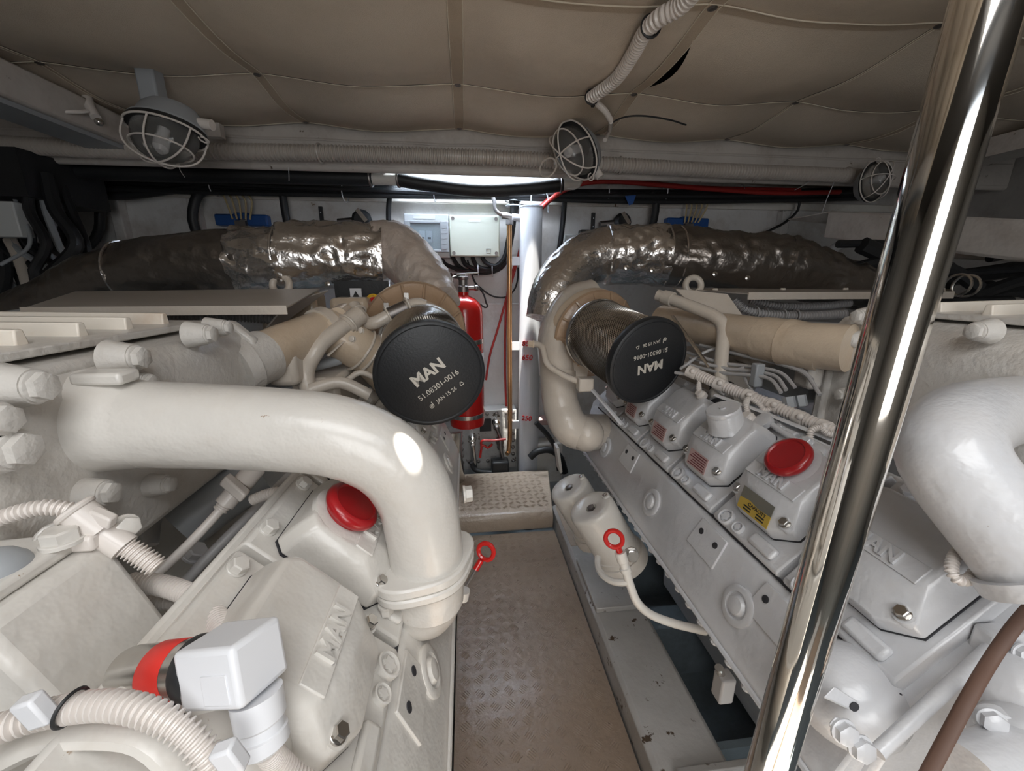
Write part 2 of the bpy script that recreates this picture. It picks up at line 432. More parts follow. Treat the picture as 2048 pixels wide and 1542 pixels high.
# quilt between the beam and the bulkhead
for x0, x1 in ((-2.38, -1.1), (-1.1, AX0-.03), (AX1+.03, 1.3), (1.3, 2.68)):
    def f(u, v): return (x0+(x1-x0)*u, 1.965+.385*v, 1.70-.03*math.sin(math.pi*u)-.02*math.sin(math.pi*v))
    MB().grid(f, 14, 8).build('quilt_panel', 'fabric', ceil, recalc=False)
# transverse deck beam
mb = MB().bb(XL, XR, 1.885, 1.962, 1.60, ZC)
bmx = one(mb, 'deck_beam', 'beam', 'long cream painted deck beam running across in front of the aft bulkhead', 'beam', loc=(.2, 1.92, 1.6), bevel=.004)
MB().tube([(XL, 1.905, 1.602), (XR, 1.905, 1.602)], .018, 12).build('lower_flange', 'beam', bmx)
def chipf(t): return .006
mb = MB()
q = []
for k in range(0, 255):
    x = XL+.02*k; q.append(V((x, 1.883, 1.695+.004*noise.noise(V((x*6, 0, 0))))))
mb.tube(q, .0055, 6); mb.build('weld_ledge', 'beam', bmx)
# fore and aft beam on the left
mb = MB().loft([[(-1.37, y, 1.63), (-1.22, y, 1.63), (-1.20, y, 1.70), (-1.20, y, 1.72), (-1.40, y, 1.72)] for y in (.1, .7, 1.3, 1.883)])
bl = one(mb, 'deck_girder', 'beam', 'peeling painted fore and aft girder under the deckhead at upper left', 'beam', loc=(-1.3, 1, 1.63), bevel=.006)
MB().bb(-1.36, -1.235, .1, 1.88, 1.615, 1.629).build('channel_strip', 'greyd', bl)
MB().bb(2.1, 2.25, .1, 1.883, 1.63, 1.70).build('deck_girder', 'beam', None)
o = bpy.data.objects['deck_girder.001']; tag(o, 'painted fore and aft girder under the deckhead behind the steel stanchion', 'beam')

# bulkhead stiffeners and rubbing trim
mb = MB().bb(XL, XR, 2.325, 2.349, 1.545, 1.585)
struct(mb, 'trim_2', 'wallw', bevel=.004)
for n_, p0 in ((3, PY(250, 470, 2.33)), (4, PY(1560, 470, 2.33)), (5, PY(400, 460, 2.33))):
    struct(MB().bb(p0.x-.025, p0.x+.025, 2.30, 2.349, .2, 1.54), 'trim_%d' % n_, 'wall', bevel=.006)
struct(MB().bb(.0, .35, 2.335, 2.349, .38, 1.02), 'trim_6', 'wall', bevel=.012)

# ------------------------------------------------------------------ floor plates and bearers
fl = one(MB().bb(-.062, .388, -1.0, 1.63, -.012, 0), 'floor_plate', 'floorp', 'brown painted metal tread plate floor of the aisle between the engines', 'floor plate', loc=(.16, .6, 0))
mb = MB(); random.seed(3)
def treads(mb, x0, x1, y0, y1, z, pitch=.042, ln=.026, fz=None):
    ny = int((y1-y0)/pitch); nx = int((x1-x0)/pitch)
    for i in range(nx+1):
        for j in range(ny+1):
            cx, cy = x0+(i+.5)*pitch, y0+(j+.5)*pitch
            if cx > x1-.012 or cy > y1-.012: continue
            a = math.radians(45 if (i+j) % 2 else -45); d = V((math.cos(a), math.sin(a), 0)); s = V((-d.y, d.x, 0))
            for k in range(-2, 3):
                c = V((cx, cy, z))+s*(k*.0056)
                L = ln/2*(1-.10*abs(k)); w = .0013
                pts = [c-d*L, c-d*L*.5-s*w, c+d*L*.5-s*w, c+d*L, c+d*L*.5+s*w, c-d*L*.5+s*w]
                top = [c-d*L*.6+V((0, 0, .0012)), c+d*L*.6+V((0, 0, .0012))]
                vs = [mb.b.verts.new(p) for p in pts]; t0, t1 = [mb.b.verts.new(p) for p in top]
                mb.face((vs[0], vs[1], t0)); mb.face((vs[1], vs[2], t1, t0)); mb.face((vs[2], vs[3], t1))
                mb.face((vs[3], vs[4], t1)); mb.face((vs[4], vs[5], t0, t1)); mb.face((vs[5], vs[0], t0))
treads(mb, -.055, .382, .45, 1.62, 0)
mb.build('tread_pattern', 'floorp', fl, kind='stuff', ang=10)
# step at the far end
prof = [(1.648, .0), (1.642, .04), (1.645, .066), (1.656, .083), (1.675, .09), (2.07, .092), (2.07, .08), (1.68, .078), (1.66, .05), (1.66, 0)]
mb = MB(); mb.loft([[(x0+(.06 if (x0 > 0 and y > 2) else 0), y, z) for y, z in prof] for x0 in (-.075, .385)])
st = one(mb, 'step_plate', 'step', 'pale tread plate step with rounded front edge at the end of the aisle', 'step', loc=(.16, 1.85, 0), bevel=.004)
mb = MB(); treads(mb, -.06, .40, 1.69, 2.06, .092, .034, .019); mb.build('tread_pattern', 'step', st, kind='stuff', ang=10)
def bearer(x0, x1, lab, y1=1.72):
    mb = MB().loft([[(x0, y, -.03), (x0, y, .07), (x0+.012, y, .08), (x1-.012, y, .08), (x1, y, .07), (x1, y, -.34), (x1-.02, y, -.34), (x1-.02, y, .05), (x0+.02, y, .05), (x0+.02, y, -.03)] for y in (-.9, y1)])
    return one(mb, 'engine_bearer', 'girder', lab, 'beam', loc=((x0+x1)/2, .5, -.34), bevel=.003)
gr = bearer(.393, .572, 'grey painted engine bearer with brown stains right of the tread plate aisle')
MB().loft([[(x, .575, .0801), (x, .595, .0801), (x, .595, .108), (x, .575, .115)] for x in (.43, .60)]).build('end_flange', 'girder', gr, bevel=.003)
MB().bb(.405, .56, 1.4, 1.7, .0802, .084).build('doubler_plate', 'step', gr, bevel=.002)
bearer(-.30, -.066, 'grey painted engine bearer under the left engine beside the aisle', 1.6)
# stained bolting pad beyond the oil filters
mb = MB().bb(.40, .56, 1.05, 1.30, .081, .10)
mb.build('mount_pad', 'girder', gr, bevel=.003)

# cavities beyond the bearers: bilge frames
for k, y in enumerate((.75, 1.15, 1.55)):
    MB().bb(.565, 1.3, y, y+.02, -.35, -.12).build('bilge_frame', 'bilge', gr)

# ------------------------------------------------------------------ stainless stanchion
top, bot = V((.354, .287, 1.32)), V((.316, .282, .66))
d = (top-bot)/(top.z-bot.z)
base = bot + d*(0-bot.z); tp = bot + d*(ZC-bot.z)
t = thing('stanchion', 'polished stainless steel tube stanchion standing in front of the right engine', 'pole', base)
MB().tube([base, tp], .0205, 48).build('tube', 'chrome', t)
MB().lathe([(.045, 0), (.045, .006), (.024, .008), (.024, .02)], base, (0, 0, 1), 32).build('base_flange', 'chrome', t)
MB().lathe([(.045, 0), (.045, .006), (.024, .008), (.024, .02)], tp, (0, 0, -1), 32).build('top_flange', 'chrome', t)
# ------------------------------------------------------------------ engines
XC = .19
def smooth_noise(q, sc, amp): return amp*noise.noise(q*sc)
def foil_disp(amp, fine, seed):
    o = V((seed*13.1, seed*7.7, seed*3.3))
    def f(q, t, a):
        n1 = noise.noise(q*9+o); n2 = noise.noise(V((q.x*16, q.y*34, q.z*34))+o); r = 1-abs(noise.noise(q*26+o))*2
        # folds gather on the lower half
        low = .35+.65*max(0, -math.sin(a)*0+ (.5-.5*math.cos(a*1.0+seed)))
        n4 = noise.noise(V((q.x*30, q.y*70, q.z*55))+o); return amp*(n1*.8+low*(n2*.9+r*.8*fine+n4*.35*fine))
    return f
class Side:
    def __init__(s, sg, yo): s.s, s.yo = sg, yo
    def __call__(s, d, y, z): return V((XC+s.s*d, y+s.yo, z))
    def v(s, d, y, z): return V((s.s*d, y, z))
def bank(E, sS, t, n):
    """point on the aisle bank: sS up the slope, t along the engine, n off the head face"""
    return E(.29+.7071*sS-.7071*n, t, .69+.7071*sS+.7071*n)

def engine(sg, yo, label, white, y0, tone2):
    E = Side(sg, yo)
    S = E.v(.7071, 0, .7071); Nn = E.v(-.7071, 0, .7071); T = V((0, 1, 0))
    root = thing('marine_engine', label, 'engine', E(.75, .8, .02))
    y1 = 1.47
    # crankcase and both cylinder banks
    blk = [(.262, .545), (.30, .685), (.47, .858), (.495, .82), (.515, .71), (.60, .66), (.90, .66), (.985, .71), (1.005, .82), (1.03, .858), (1.20, .685), (1.238, .545), (1.14, .47), (.98, .33), (.93, .09), (.57, .09), (.52, .33), (.38, .47)]
    mb = MB().loft([[E(d, y, z) for d, z in blk] for y in (y0, y1)])
    mb.build('crankcase', white, root, bevel=.006)
    MB().loft([[E(d, y, z) for d, z in ((.60, .10), (.90, .10), (.88, -.12), (.62, -.12))] for y in (y0+.08, y1-.1)]).build('oil_pan', white, root, bevel=.01)
    # far bank covers, simple raised blocks
    for k in range(6):
        yc = .39+.18*k
        if yc+yo < y0+.05: continue
        rr = []
        for ins, n in ((0, 0), (.004, .035), (.016, .05)):
            rr.append([E(1.21-.7071*a+.7071*n, yc+b, .69+.7071*a+.7071*n) for a, b in ((.03+ins, -.076+ins), (.2-ins, -.076+ins), (.2-ins, .076-ins), (.03+ins, .076-ins))])
        MB().loft(rr).build('far_bank_cover', white, root, bevel=.004)
    # side cover along the aisle bank (the long rail with bosses)
    ys, ye = y0+.01, 1.42
    prof = [(.262, .535), (.236, .530), (.230, .545), (.236, .566), (.284, .680), (.296, .688), (.312, .684), (.31, .64)]
    rc = MB().loft([[E(d, y, z) for d, z in prof] for y in (ys, ye)]).build('side_cover', white, root, bevel=.004)
    F = E.v(.0555, 0, .145).normalized(); FN = E.v(-.145, 0, .0555).normalized()
    def fc(a, y, n=0): return E(.236+.048*a, y, .566+.114*a)+FN*n
    for y in (.515, .845, 1.185):
        MB().lathe([(.034, -.001), (.034, .004), (.031, .006), (.023, .006), (.021, .003), (.018, .003), (.014, .009), (.004, .011)], fc(.42, y), FN, 28).build('round_boss', white, rc)
    hl = proto(MB().lathe([(.0062, 0), (.0062, .0012), (.0048, .0014)], (0, 0, 0), (0, 0, 1), 14), 'crack', 'bolt_hole')
    hp = (.46, .64, 1.03, 1.30)
    for y in hp:
        mb = MB().loft([[fc(.48, y-.045, n), fc(.98, y-.045, n), fc(.98, y+.035, n), fc(.48, y+.045, n)] for n in (-.002, .0035)])
        pd = mb.build('pad', white, rc, bevel=.0015)
        for dy in (-.026, .02):
            put(hl, 'bolt_hole', rc, fc(.8, y+dy, .0036), FN)
    # flange with small lugs below the rail
    mb = MB(); yy = ys+.02
    while yy < ye-.02:
        mb.lathe([(.0075, 0), (.0075, .010), (.005, .012)], E(.238, yy, .531), E.v(-.5, 0, -.85), 8); yy += .042
    mb.build('flange_screws', white, rc, kind='stuff')
    MB().loft([[E(d, y, z) for d, z in ((.229, .541), (.225, .535), (.236, .521), (.27, .521), (.27, .54))] for y in (ys, ye)]).build('lower_flange', white, rc, bevel=.002)
    MB().pipe([E(.292, y, .6895+.001*math.sin(y*40)) for y in [ys+.02*k for k in range(int((ye-ys)/.02))]], .0028, .02, 5).build('gasket_line', 'crack', rc)
    # heads and valve covers
    for k in range(6):
        yc = .39+.18*k
        if yc < y0-yo+.03-.1: continue
        hd = MB().loft([[bank(E, a, yc-.084, n), bank(E, a2, yc-.084, n), bank(E, a2, yc+.084, n), bank(E, a, yc+.084, n)] for a, a2, n in ((.002, .235, -.015), (.002, .235, .006), (.008, .23, .011))])
        hd = hd.build('cylinder_head', white, root, bevel=.003)
        MB().loft([[bank(E, .012, yc-.066, n), bank(E, .034, yc-.066, n), bank(E, .034, yc-.012, n), bank(E, .012, yc-.012, n)] for n in (.009, .02)]).build('lug', white, hd, bevel=.006, seg=3)
        star(hd, bank(E, .018, yc+.054, .011), Nn, .016, .007, white)
        star(hd, bank(E, .018, yc+.020, .011), Nn, .0115, .006, white)
        bolt(hd, bank(E, .222, yc-.05, .01), Nn, .0085, .012, white)
        bolt(hd, bank(E, .222, yc+.06, .01), Nn, .0085, .012, white)
        # gasket between head and cover, chipped dark
        def oc(i, c, n, ap=0, ext=0):
            a0, a1, b = .042+i+ap, .206-i, .074-i
            cc = c
            pts = [(a0, -b+cc*1.5), (a0+cc*1.1, -b), (a1-cc*.6, -b), (a1, -b+cc*.6), (a1, b-cc*.6), (a1-cc*.6, b), (a0+cc*1.1, b), (a0, b-cc*1.5)]
            return [bank(E, a, yc+bb, n) for a, bb in pts]
        MB().loft([oc(.0002, .022, .0112), oc(.0002, .022, .0134)]).build('cover_gasket', 'crack', hd)
        cv = MB().loft([oc(0, .022, .0133), oc(.001, .022, .020), oc(.003, .022, .036), oc(.010, .022, .060, .030), oc(.014, .020, .064, .034)])
        cv = cv.build('valve_cover', white, root, bevel=.0035, seg=3)
        tt = V((0, -1, 0)) if sg > 0 else V((0, 1, 0))
        nb = .0645
        b0 = .104
        MB().loft([[bank(E, b0, yc-.056, n), bank(E, b0+.026, yc-.056, n), bank(E, b0+.026, yc+.056, n), bank(E, b0, yc+.056, n)] for n in (nb-.001, nb+.002)]).build('name_band', white, cv, bevel=.001)
        text_mb(MB(), 'MAN', .027, bank(E, b0+.013, yc, nb+.0035), tt, S, .005, .02).build('raised_lettering', white, cv, ang=20)
        # hold-down lugs with bolts in the flanks
        for tt2 in (-.058, .058):
            MB().lathe([(.012, 0), (.0115, .012)], bank(E, .072, yc+tt2, .030), Nn, 18).build('bolt_boss', white, cv)
            bolt(cv, bank(E, .072, yc+tt2, .042), Nn, .0068, .009, 'steel')
        if k == 1:
            CO = -.0 if sg > 0 else -.015
            cp = MB().lathe([(.030, 0), (.030, .010), (.036, .0101), (.038, .013), (.038, .019), (.035, .023), (.030, .0245), (.028, .0225), (.002, .0225)], bank(E, .160, yc+CO, .063), Nn, 40)
            cp.build('filler_cap', 'red', cv, label='red plastic oil filler cap')
            MB().lathe([(.044, -.006), (.043, .001), (.034, .0035), (.03, .0035)], bank(E, .160, yc+CO, .063), Nn, 32).build('filler_neck', white, cv)
        if sg > 0 and k in (2, 3, 4):
            def st(a, b, n): return bank(E, .045+(.030+.004)*0+a, yc+b, n)
            a0, a1 = .0555, .090
            # sticker lies on the aisle slope of the cover
            def sl(u, b, e): 
                p0 = bank(E, .045, yc+b, .036); p1 = bank(E, .082, yc+b, .060)
                dd = (p1-p0); nn = V((0, 1, 0)).cross(dd).normalized()
                if nn.dot(Nn) < 0: nn = -nn
                return p0+dd*u+nn*e
            sk = MB().loft([[sl(.12, -.036, e), sl(.92, -.036, e), sl(.92, .030, e), sl(.12, .030, e)] for e in (.0012, .0022)])
            sk.build('warning_sticker', 'stickp', cv, label='small pink warning sticker')
            mb = MB()
            for q in range(6):
                u = .2+.12*q
                mb.loft([[sl(u, -.031, e), sl(u+.045, -.031, e), sl(u+.045, .025-.012*((q*7) % 3)/2, e), sl(u, .025-.012*((q*7) % 3)/2, e)] for e in (.0022, .0026)])
            mb.build('sticker_print', 'ink', cv)
        if sg > 0 and k == 1:
            def sl(u, b, e):
                p0 = bank(E, .045, yc+b, .036); p1 = bank(E, .082, yc+b, .060)
                dd = (p1-p0); nn = V((0, 1, 0)).cross(dd).normalized()
                if nn.dot(Nn) < 0: nn = -nn
                return p0+dd*u+nn*e
            MB().loft([[sl(.05, -.040, e), sl(.55, -.040, e), sl(.5, -.01, e), sl(.58, .01, e), sl(.5, .034, e), sl(.05, .034, e)] for e in (.0012, .0022)]).build('capacity_sticker', 'sticky', cv, label='yellow part of a scuffed capacity sticker')
            MB().loft([[sl(.55, -.040, e), sl(.98, -.040, e), sl(.98, .034, e), sl(.5, .034, e), sl(.58, .01, e), sl(.5, -.01, e)] for e in (.0012, .0022)]).build('scuffed_sticker', 'stickg', cv, label='scuffed grey part of the capacity sticker')
            uu = (sl(1, 0, 0)-sl(0, 0, 0)).normalized()
            text_mb(MB(), 'CAPACITY', .009, sl(.42, -.010, .0026), tt, uu, .0006).build('sticker_print', 'inkb', cv)
            mb = MB()
            for q, bb in ((.25, -.02), (.25, .012), (.13, -.02), (.13, .012)):
                mb.loft([[sl(q, bb-.01, e), sl(q+.06, bb-.01, e), sl(q+.06, bb+.008, e), sl(q, bb+.008, e)] for e in (.0022, .0026)])
            mb.build('sticker_lines', 'inkb', cv)
    return root, E, S, Nn

R_, ER, SR, NR = engine(1, 0, 'white painted V12 marine diesel engine on the right side of the aisle', 'white2', .29, 0)
L_, EL, SL, NL = engine(-1, -.06, 'white painted V12 marine diesel engine on the left side of the aisle', 'white', .12, 1)

# ---- breather pot, hose and riser of the right engine
p0 = bank(ER, .160, .75, .062)
MB().lathe([(.040, -.004), (.036, .004), (.034, .03), (.032, .034), (.0345, .035), (.0345, .041), (.032, .044), (.006, .044), (.006, .047), (.001, .047)], p0, NR*.55+V((0, 0, .6)), 36).build('breather_pot', 'white2', R_)
br = px([(1445, 812, .99), (1442, 785, 1.0), (1441, 765, 1.0)])
MB().tube(cr(br, .006), lambda t: .026+.0015*math.sin(t*30), 20).build('rubber_sleeve', 'rubber', R_)
MB().tube(cr(px([(1443, 800, .985), (1442, 782, .995)]), .005), .0272, 20).build('paint_patch', 'cast', R_)
for a in ((1441, 766, 1.0), (1443, 806, .99)):
    MB().torus(P(*a), V((0, 0, 1)), .0275, .003, 28, 6).build('hose_clamp', 'steel', R_)
MB().pipe(px([(1441, 775, 1.0), (1443, 720, 1.02), (1447, 668, 1.04), (1443, 645, 1.05), (1425, 630, 1.07), (1380, 612, 1.12), (1335, 596, 1.17), (1315, 590, 1.19)]), .0165, .012, 18).build('breather_pipe', 'pale', R_)
MB().cyl(P(1345, 599, 1.16), P(1328, 594, 1.18), .021).build('pipe_union', 'pale', R_)
# bracket strut
MB().tube(px([(1345, 632, 1.12), (1420, 735, 1.02)]), .007, 6, flat=.4).build('strut', 'steel', R_)

# ------------------------------------------------------------------ charge air housings (intercoolers), part of the engines
def housing(E, root, white, y0, y1, zt):
    f0 = .61
    prof = [(f0, .83), (f0-.004, .86), (f0-.004, 1.03), (f0+.012, 1.058), (f0+.05, zt-.012), (1.0, zt), (1.06, 1.0), (1.06, .83)]
    h = MB().loft([[E(d, y, z) for d, z in prof] for y in (y0, y1)]).build('intercooler_housing', white, root, bevel=.012, seg=3)
    # far end cover flange
    MB().loft([[E(d, y, z) for d, z in ((f0-.016, .84), (f0-.016, 1.04), (f0+.02, 1.075), (1.0, 1.08), (1.0, .84))] for y in (y1-.03, y1-.006)]).build('end_flange', white, h, bevel=.006)
    # top lid with its seam and fins
    MB().loft([[E(d, y, z) for d, z in ((f0+.045, zt-.006), (f0+.045, zt+.004), (1.0, zt+.012), (1.0, zt))] for y in (y0+.01, y1-.05)]).build('lid', 'cast', h, bevel=.002)
    yy = y0+.04
    while yy < y1-.08:
        MB().loft([[E(f0+.075, yy-w, z), E(.99, yy-w, z+.006), E(.99, yy+w, z+.006), E(f0+.075, yy+w, z)] for w, z in ((.008, zt+.003), (.005, zt+.022))]).build('fin', 'rib', h, bevel=.002)
        yy += .075
    return h
HL = housing(EL, L_, 'cast', .30, .90, 1.075)
HR = housing(ER, R_, 'cast', .10, .80, 1.088)
def hb(E, h, y, z, r=.0135, ln=.022, d=.606):
    ax = E.v(-1, 0, 0)
    MB().lathe([(r*1.9, -.008), (r*1.55, ln*.55), (r*1.4, ln)], E(d, y, z), ax, 20).build('bolt_boss', 'cast', h)
    bolt(h, E(d, y, z)+ax*ln, ax, r, r*.9, 'cast')
def hbp(E, h, pxl, zc, r=.0135, ln=.022):
    p = P(*pxl, zc); hb(E, h, p.y-E.yo, p.z, r, ln)
# bolts where the photograph shows them, all on the aisle face of each housing
def onface(E, pxx, pyy, d):
    """point of the aisle face plane behind an image position"""
    dr = P(pxx, pyy, 1)-CAM; X = XC+E.s*d; return CAM+dr*(X/dr.x)
for q, r in (((100, 772), .0150), ((292, 715), .0145), ((432, 668), .0135), ((30, 838), .0135), ((60, 898), .0165), ((316, 765), .0115), ((466, 655), .0115), ((235, 985), .0130), ((352, 968), .0110)):
    p = onface(EL, *q, .575); hb(EL, HL, p.y-EL.yo, max(.845, p.z), r*.8, .020)
for q, r in (((1935, 663), .0125), ((1703, 633), .0125), ((1668, 790), .0115), ((1683, 868), .0115), ((1681, 680), .0115)):
    p = onface(ER, *q, .575); hb(ER, HR, p.y, max(.845, p.z), r*.85, .016)
# casting bridge on the end of the right housing
p = onface(ER, 1640, 740, .575)
MB().box(p+V((-.006, .02, 0)), (.035, .05, .09)).build('lifting_lug', 'cast', HR, bevel=.01)

# charge air pipes from housing to rail
def pipe_part(root, E, pts, r, name, white, **k):
    return MB().pipe(pts, r, .012, 32, **k).build(name, white, root)
lp = [(-.445, .487, .992), (-.35, .487, .985), (-.24, .487, .975), (-.165, .488, .962), (-.108, .490, .93), (-.077, .492, .88), (-.067, .493, .82), (-.064, .495, .75), (-.066, .498, .70)]
pl = pipe_part(L_, EL, lp, .0505, 'charge_air_pipe', 'white')
MB().tube(cr([(-.442, .487, .992), (-.41, .487, .99), (-.385, .487, .987), (-.37, .487, .986)], .005), lambda t: .066-.0155*min(1, t*1.1)**.6, 36).build('flared_root', 'white', pl)
MB().box((-.44, .487, .985), (.020, .15, .16)).build('root_flange', 'cast', pl, bevel=.02, seg=4)
MB().box((-.395, .475, 1.047), (.05, .03, .014)).build('cast_lug', 'white', pl, bevel=.004)
# flange pair at the lower end
mb = MB(); R = []
for z, g in ((.758, 0), (.773, 0)):
    ring = []
    for k in range(48):
        a = 2*math.pi*k/48; c2 = abs(math.cos(a-math.radians(42)))**6
        rr = .056+.022*c2
        ring.append(V((-.064+rr*math.cos(a), .493+rr*math.sin(a), z)))
    R.append(ring)
mb.loft(R); fl1 = mb.build('pipe_flange', 'white', pl, bevel=.003)
mb = MB(); R = []
for z in (.744, .7575):
    ring = []
    for k in range(48):
        a = 2*math.pi*k/48; c2 = abs(math.cos(a-math.radians(42)))**6
        rr = .057+.020*c2
        ring.append(V((-.064+rr*math.cos(a), .493+rr*math.sin(a), z)))
    R.append(ring)
mb.loft(R).build('pipe_flange', 'white', pl, bevel=.003)
bolt(pl, (-.064+.068*math.cos(.733), .493+.068*math.sin(.733), .742), (0, 0, -1), .008, .016, 'white')
bolt(pl, (-.064-.068*math.cos(.733), .493-.068*math.sin(.733), .742), (0, 0, -1), .008, .016, 'white')
MB().pipe([(-.064, .495, .746), (-.066, .497, .72), (-.070, .505, .69), (-.082, .525, .668), (-.105, .56, .658)], .0495, .01, 32).build('lower_elbow', 'white', pl)
MB().hexbolt((-.014, .62, .795), (1, .1, 0), .012, .016).build('side_bolt', 'white', pl)
# right hand pipe
rp = px([(2140, 790, .72), (2070, 806, .63), (2000, 822, .54), (1940, 838, .485), (1903, 868, .455), (1897, 905, .438), (1920, 950, .428), (1965, 1005, .415), (2020, 1068, .40), (2085, 1145, .385)])
pr = pipe_part(R_, ER, rp, .0455, 'charge_air_pipe', 'white2')
MB().tube([P(2072, 1130, .388), P(2100, 1165, .382)], .052, 32).build('pipe_collar', 'white2', pr)

# ------------------------------------------------------------------ turbochargers
def turbo(root, c, ax, R, label, sg):
    ax = V(ax).normalized()   # from wheel towards the filter
    c = V(c)
    t = MB().lathe([(.05, -.13), (.085, -.10), (.11, -.07), (R*.98, -.06), (R*1.02, -.05), (R*1.0, -.035), (R*.92, -.02), (R*.86, -.015), (R*.8, .012), (R*.74, .03), (R*.72, .045)], c, ax, 48)
    t = t.build('turbocharger', 'beige', root)
    x, y, d = frame(ax)
    # inlet cone with radial ribs
    for k in range(14):
        a = 2*math.pi*k/14
        dd = x*math.cos(a)+y*math.sin(a)
        MB().tube([c+dd*R*.76+ax*.030, c+dd*R*.88+ax*.010, c+dd*R*1.0-ax*.002], .005, 6).build('rib', 'beige2', t)
    MB().lathe([(R*1.0, -.020), (R*1.03, -.010), (R*1.0, -.002), (R*.90, .004), (R*.86, .010), (R*.80, .018), (R*.74, .030), (R*.7, .030)], c, ax, 48).build('inlet_ring', 'beige2', t)
    return t
cL, cR = V((-.125, 1.13, .992)), V((.415, 1.30, .985))
axL = (P(862, 750, .865)-P(846, 690, 1.09)); axR = (P(1300, 725, 1.05)-P(1195, 668, 1.27))
TL = turbo(L_, P(832, 668, 1.22), axL, .150, '', -1)
TR = turbo(R_, P(1193, 672, 1.36), axR, .150, '', 1)
# volute of the right turbo and its outlet running down to the rail
x, y, d = frame(axR); c = P(1178, 682, 1.40)
q = []; rad = []
for k in range(40):
    a = math.radians(20+k*6.2); dd = (RT*math.cos(a)+UP*math.sin(a))
    q.append(c+dd*.125); rad.append(.040+.022*k/40)
MB().tube(q, rad, 18).build('volute', 'pale', TR)
MB().pipe(px([(1185, 588, 1.44), (1146, 602, 1.41), (1120, 642, 1.385), (1112, 700, 1.365), (1116, 765, 1.34), (1124, 818, 1.32), (1150, 860, 1.31)])+[V((.50, 1.30, .62))], lambda t: .052+.012*t, .012, 22).build('outlet_duct', 'pale', TR)
MB().tube(px([(1115, 742, 1.35), (1115, 752, 1.35)]), .061, 24).build('duct_joint', 'pale', TR)
MB().pipe(px([(1068, 687, 1.28), (1085, 695, 1.26), (1095, 728, 1.24), (1130, 752, 1.22), (1165, 765, 1.2)]), .010, .01, 12).build('oil_line', 'pale', TR)
MB().hexbolt(P(1068, 688, 1.28), -RT, .010, .02).build('union_nut', 'beige', TR)
MB().box(P(1170, 768, 1.19), (.045, .035, .04)).build('connector_block', 'pale', TR, bevel=.004)
MB().tube(px([(1185, 780, 1.18), (1245, 850, 1.1)]), .008, 6, flat=.5).build('strut', 'white2', R_)
MB().ball(P(1172, 868, 1.30), .058, 24).build('duct_shoulder', 'pale', R_)
# left turbo: compressor outlet and hoses
MB().pipe(px([(790, 760, 1.10), (745, 715, 1.05), (715, 695, 1.02), (668, 668, .99), (640, 655, .97)]), lambda t: .058-.006*t, .012, 24).build('compressor_outlet', 'beige', TL)
for t_ in ((735, 708, 1.04), (722, 700, 1.03)):
    MB().torus(P(*t_), P(745, 715, 1.05)-P(700, 687, 1.01), .057, .004, 32, 6).build('band_clamp', 'pale', TL)
MB().lathe([(.118, 0), (.118, .012), (.108, .014)], P(843, 688, 1.13), axL, 48).build('seat_ring', 'white', TL)
# beige pipes from turbos to housings
pb = px([(650, 658, .98), (560, 695, .86), (505, 722, .80)])
tb = MB().tube(cr(pb, .02), .047, 32).build('charge_pipe', 'beige', L_, label='tan heat-stained charge air pipe')
MB().tube(px([(655, 655, .985), (640, 662, .965)]), .053, 32).build('pipe_collar', 'pale', tb)
MB().tube(px([(528, 712, .83), (485, 730, .785)]), .054, 32).build('hose_joint', 'cast', tb)
MB().tube(px([(490, 728, .79), (465, 738, .77)]), .060, 32).build('pipe_collar', 'cast', tb)
pb = px([(1325, 640, 1.32), (1400, 655, 1.18), (1480, 668, 1.04), (1555, 682, .94), (1620, 690, .88), (1700, 697, .82)])
tb = MB().tube(cr(pb, .02), .049, 32).build('charge_pipe', 'beige', R_, label='tan heat-stained charge air pipe')
MB().tube(px([(1525, 677, .98), (1575, 686, .925)]), lambda t: .053+.006*math.sin(t*3), 32).build('hose_joint', 'beige', tb)
MB().tube(cr(px([(1575, 686, .925), (1612, 692, .89), (1650, 700, .86)]), .01), lambda t: .056-.008*t, 32).build('cast_elbow', 'beige', tb)

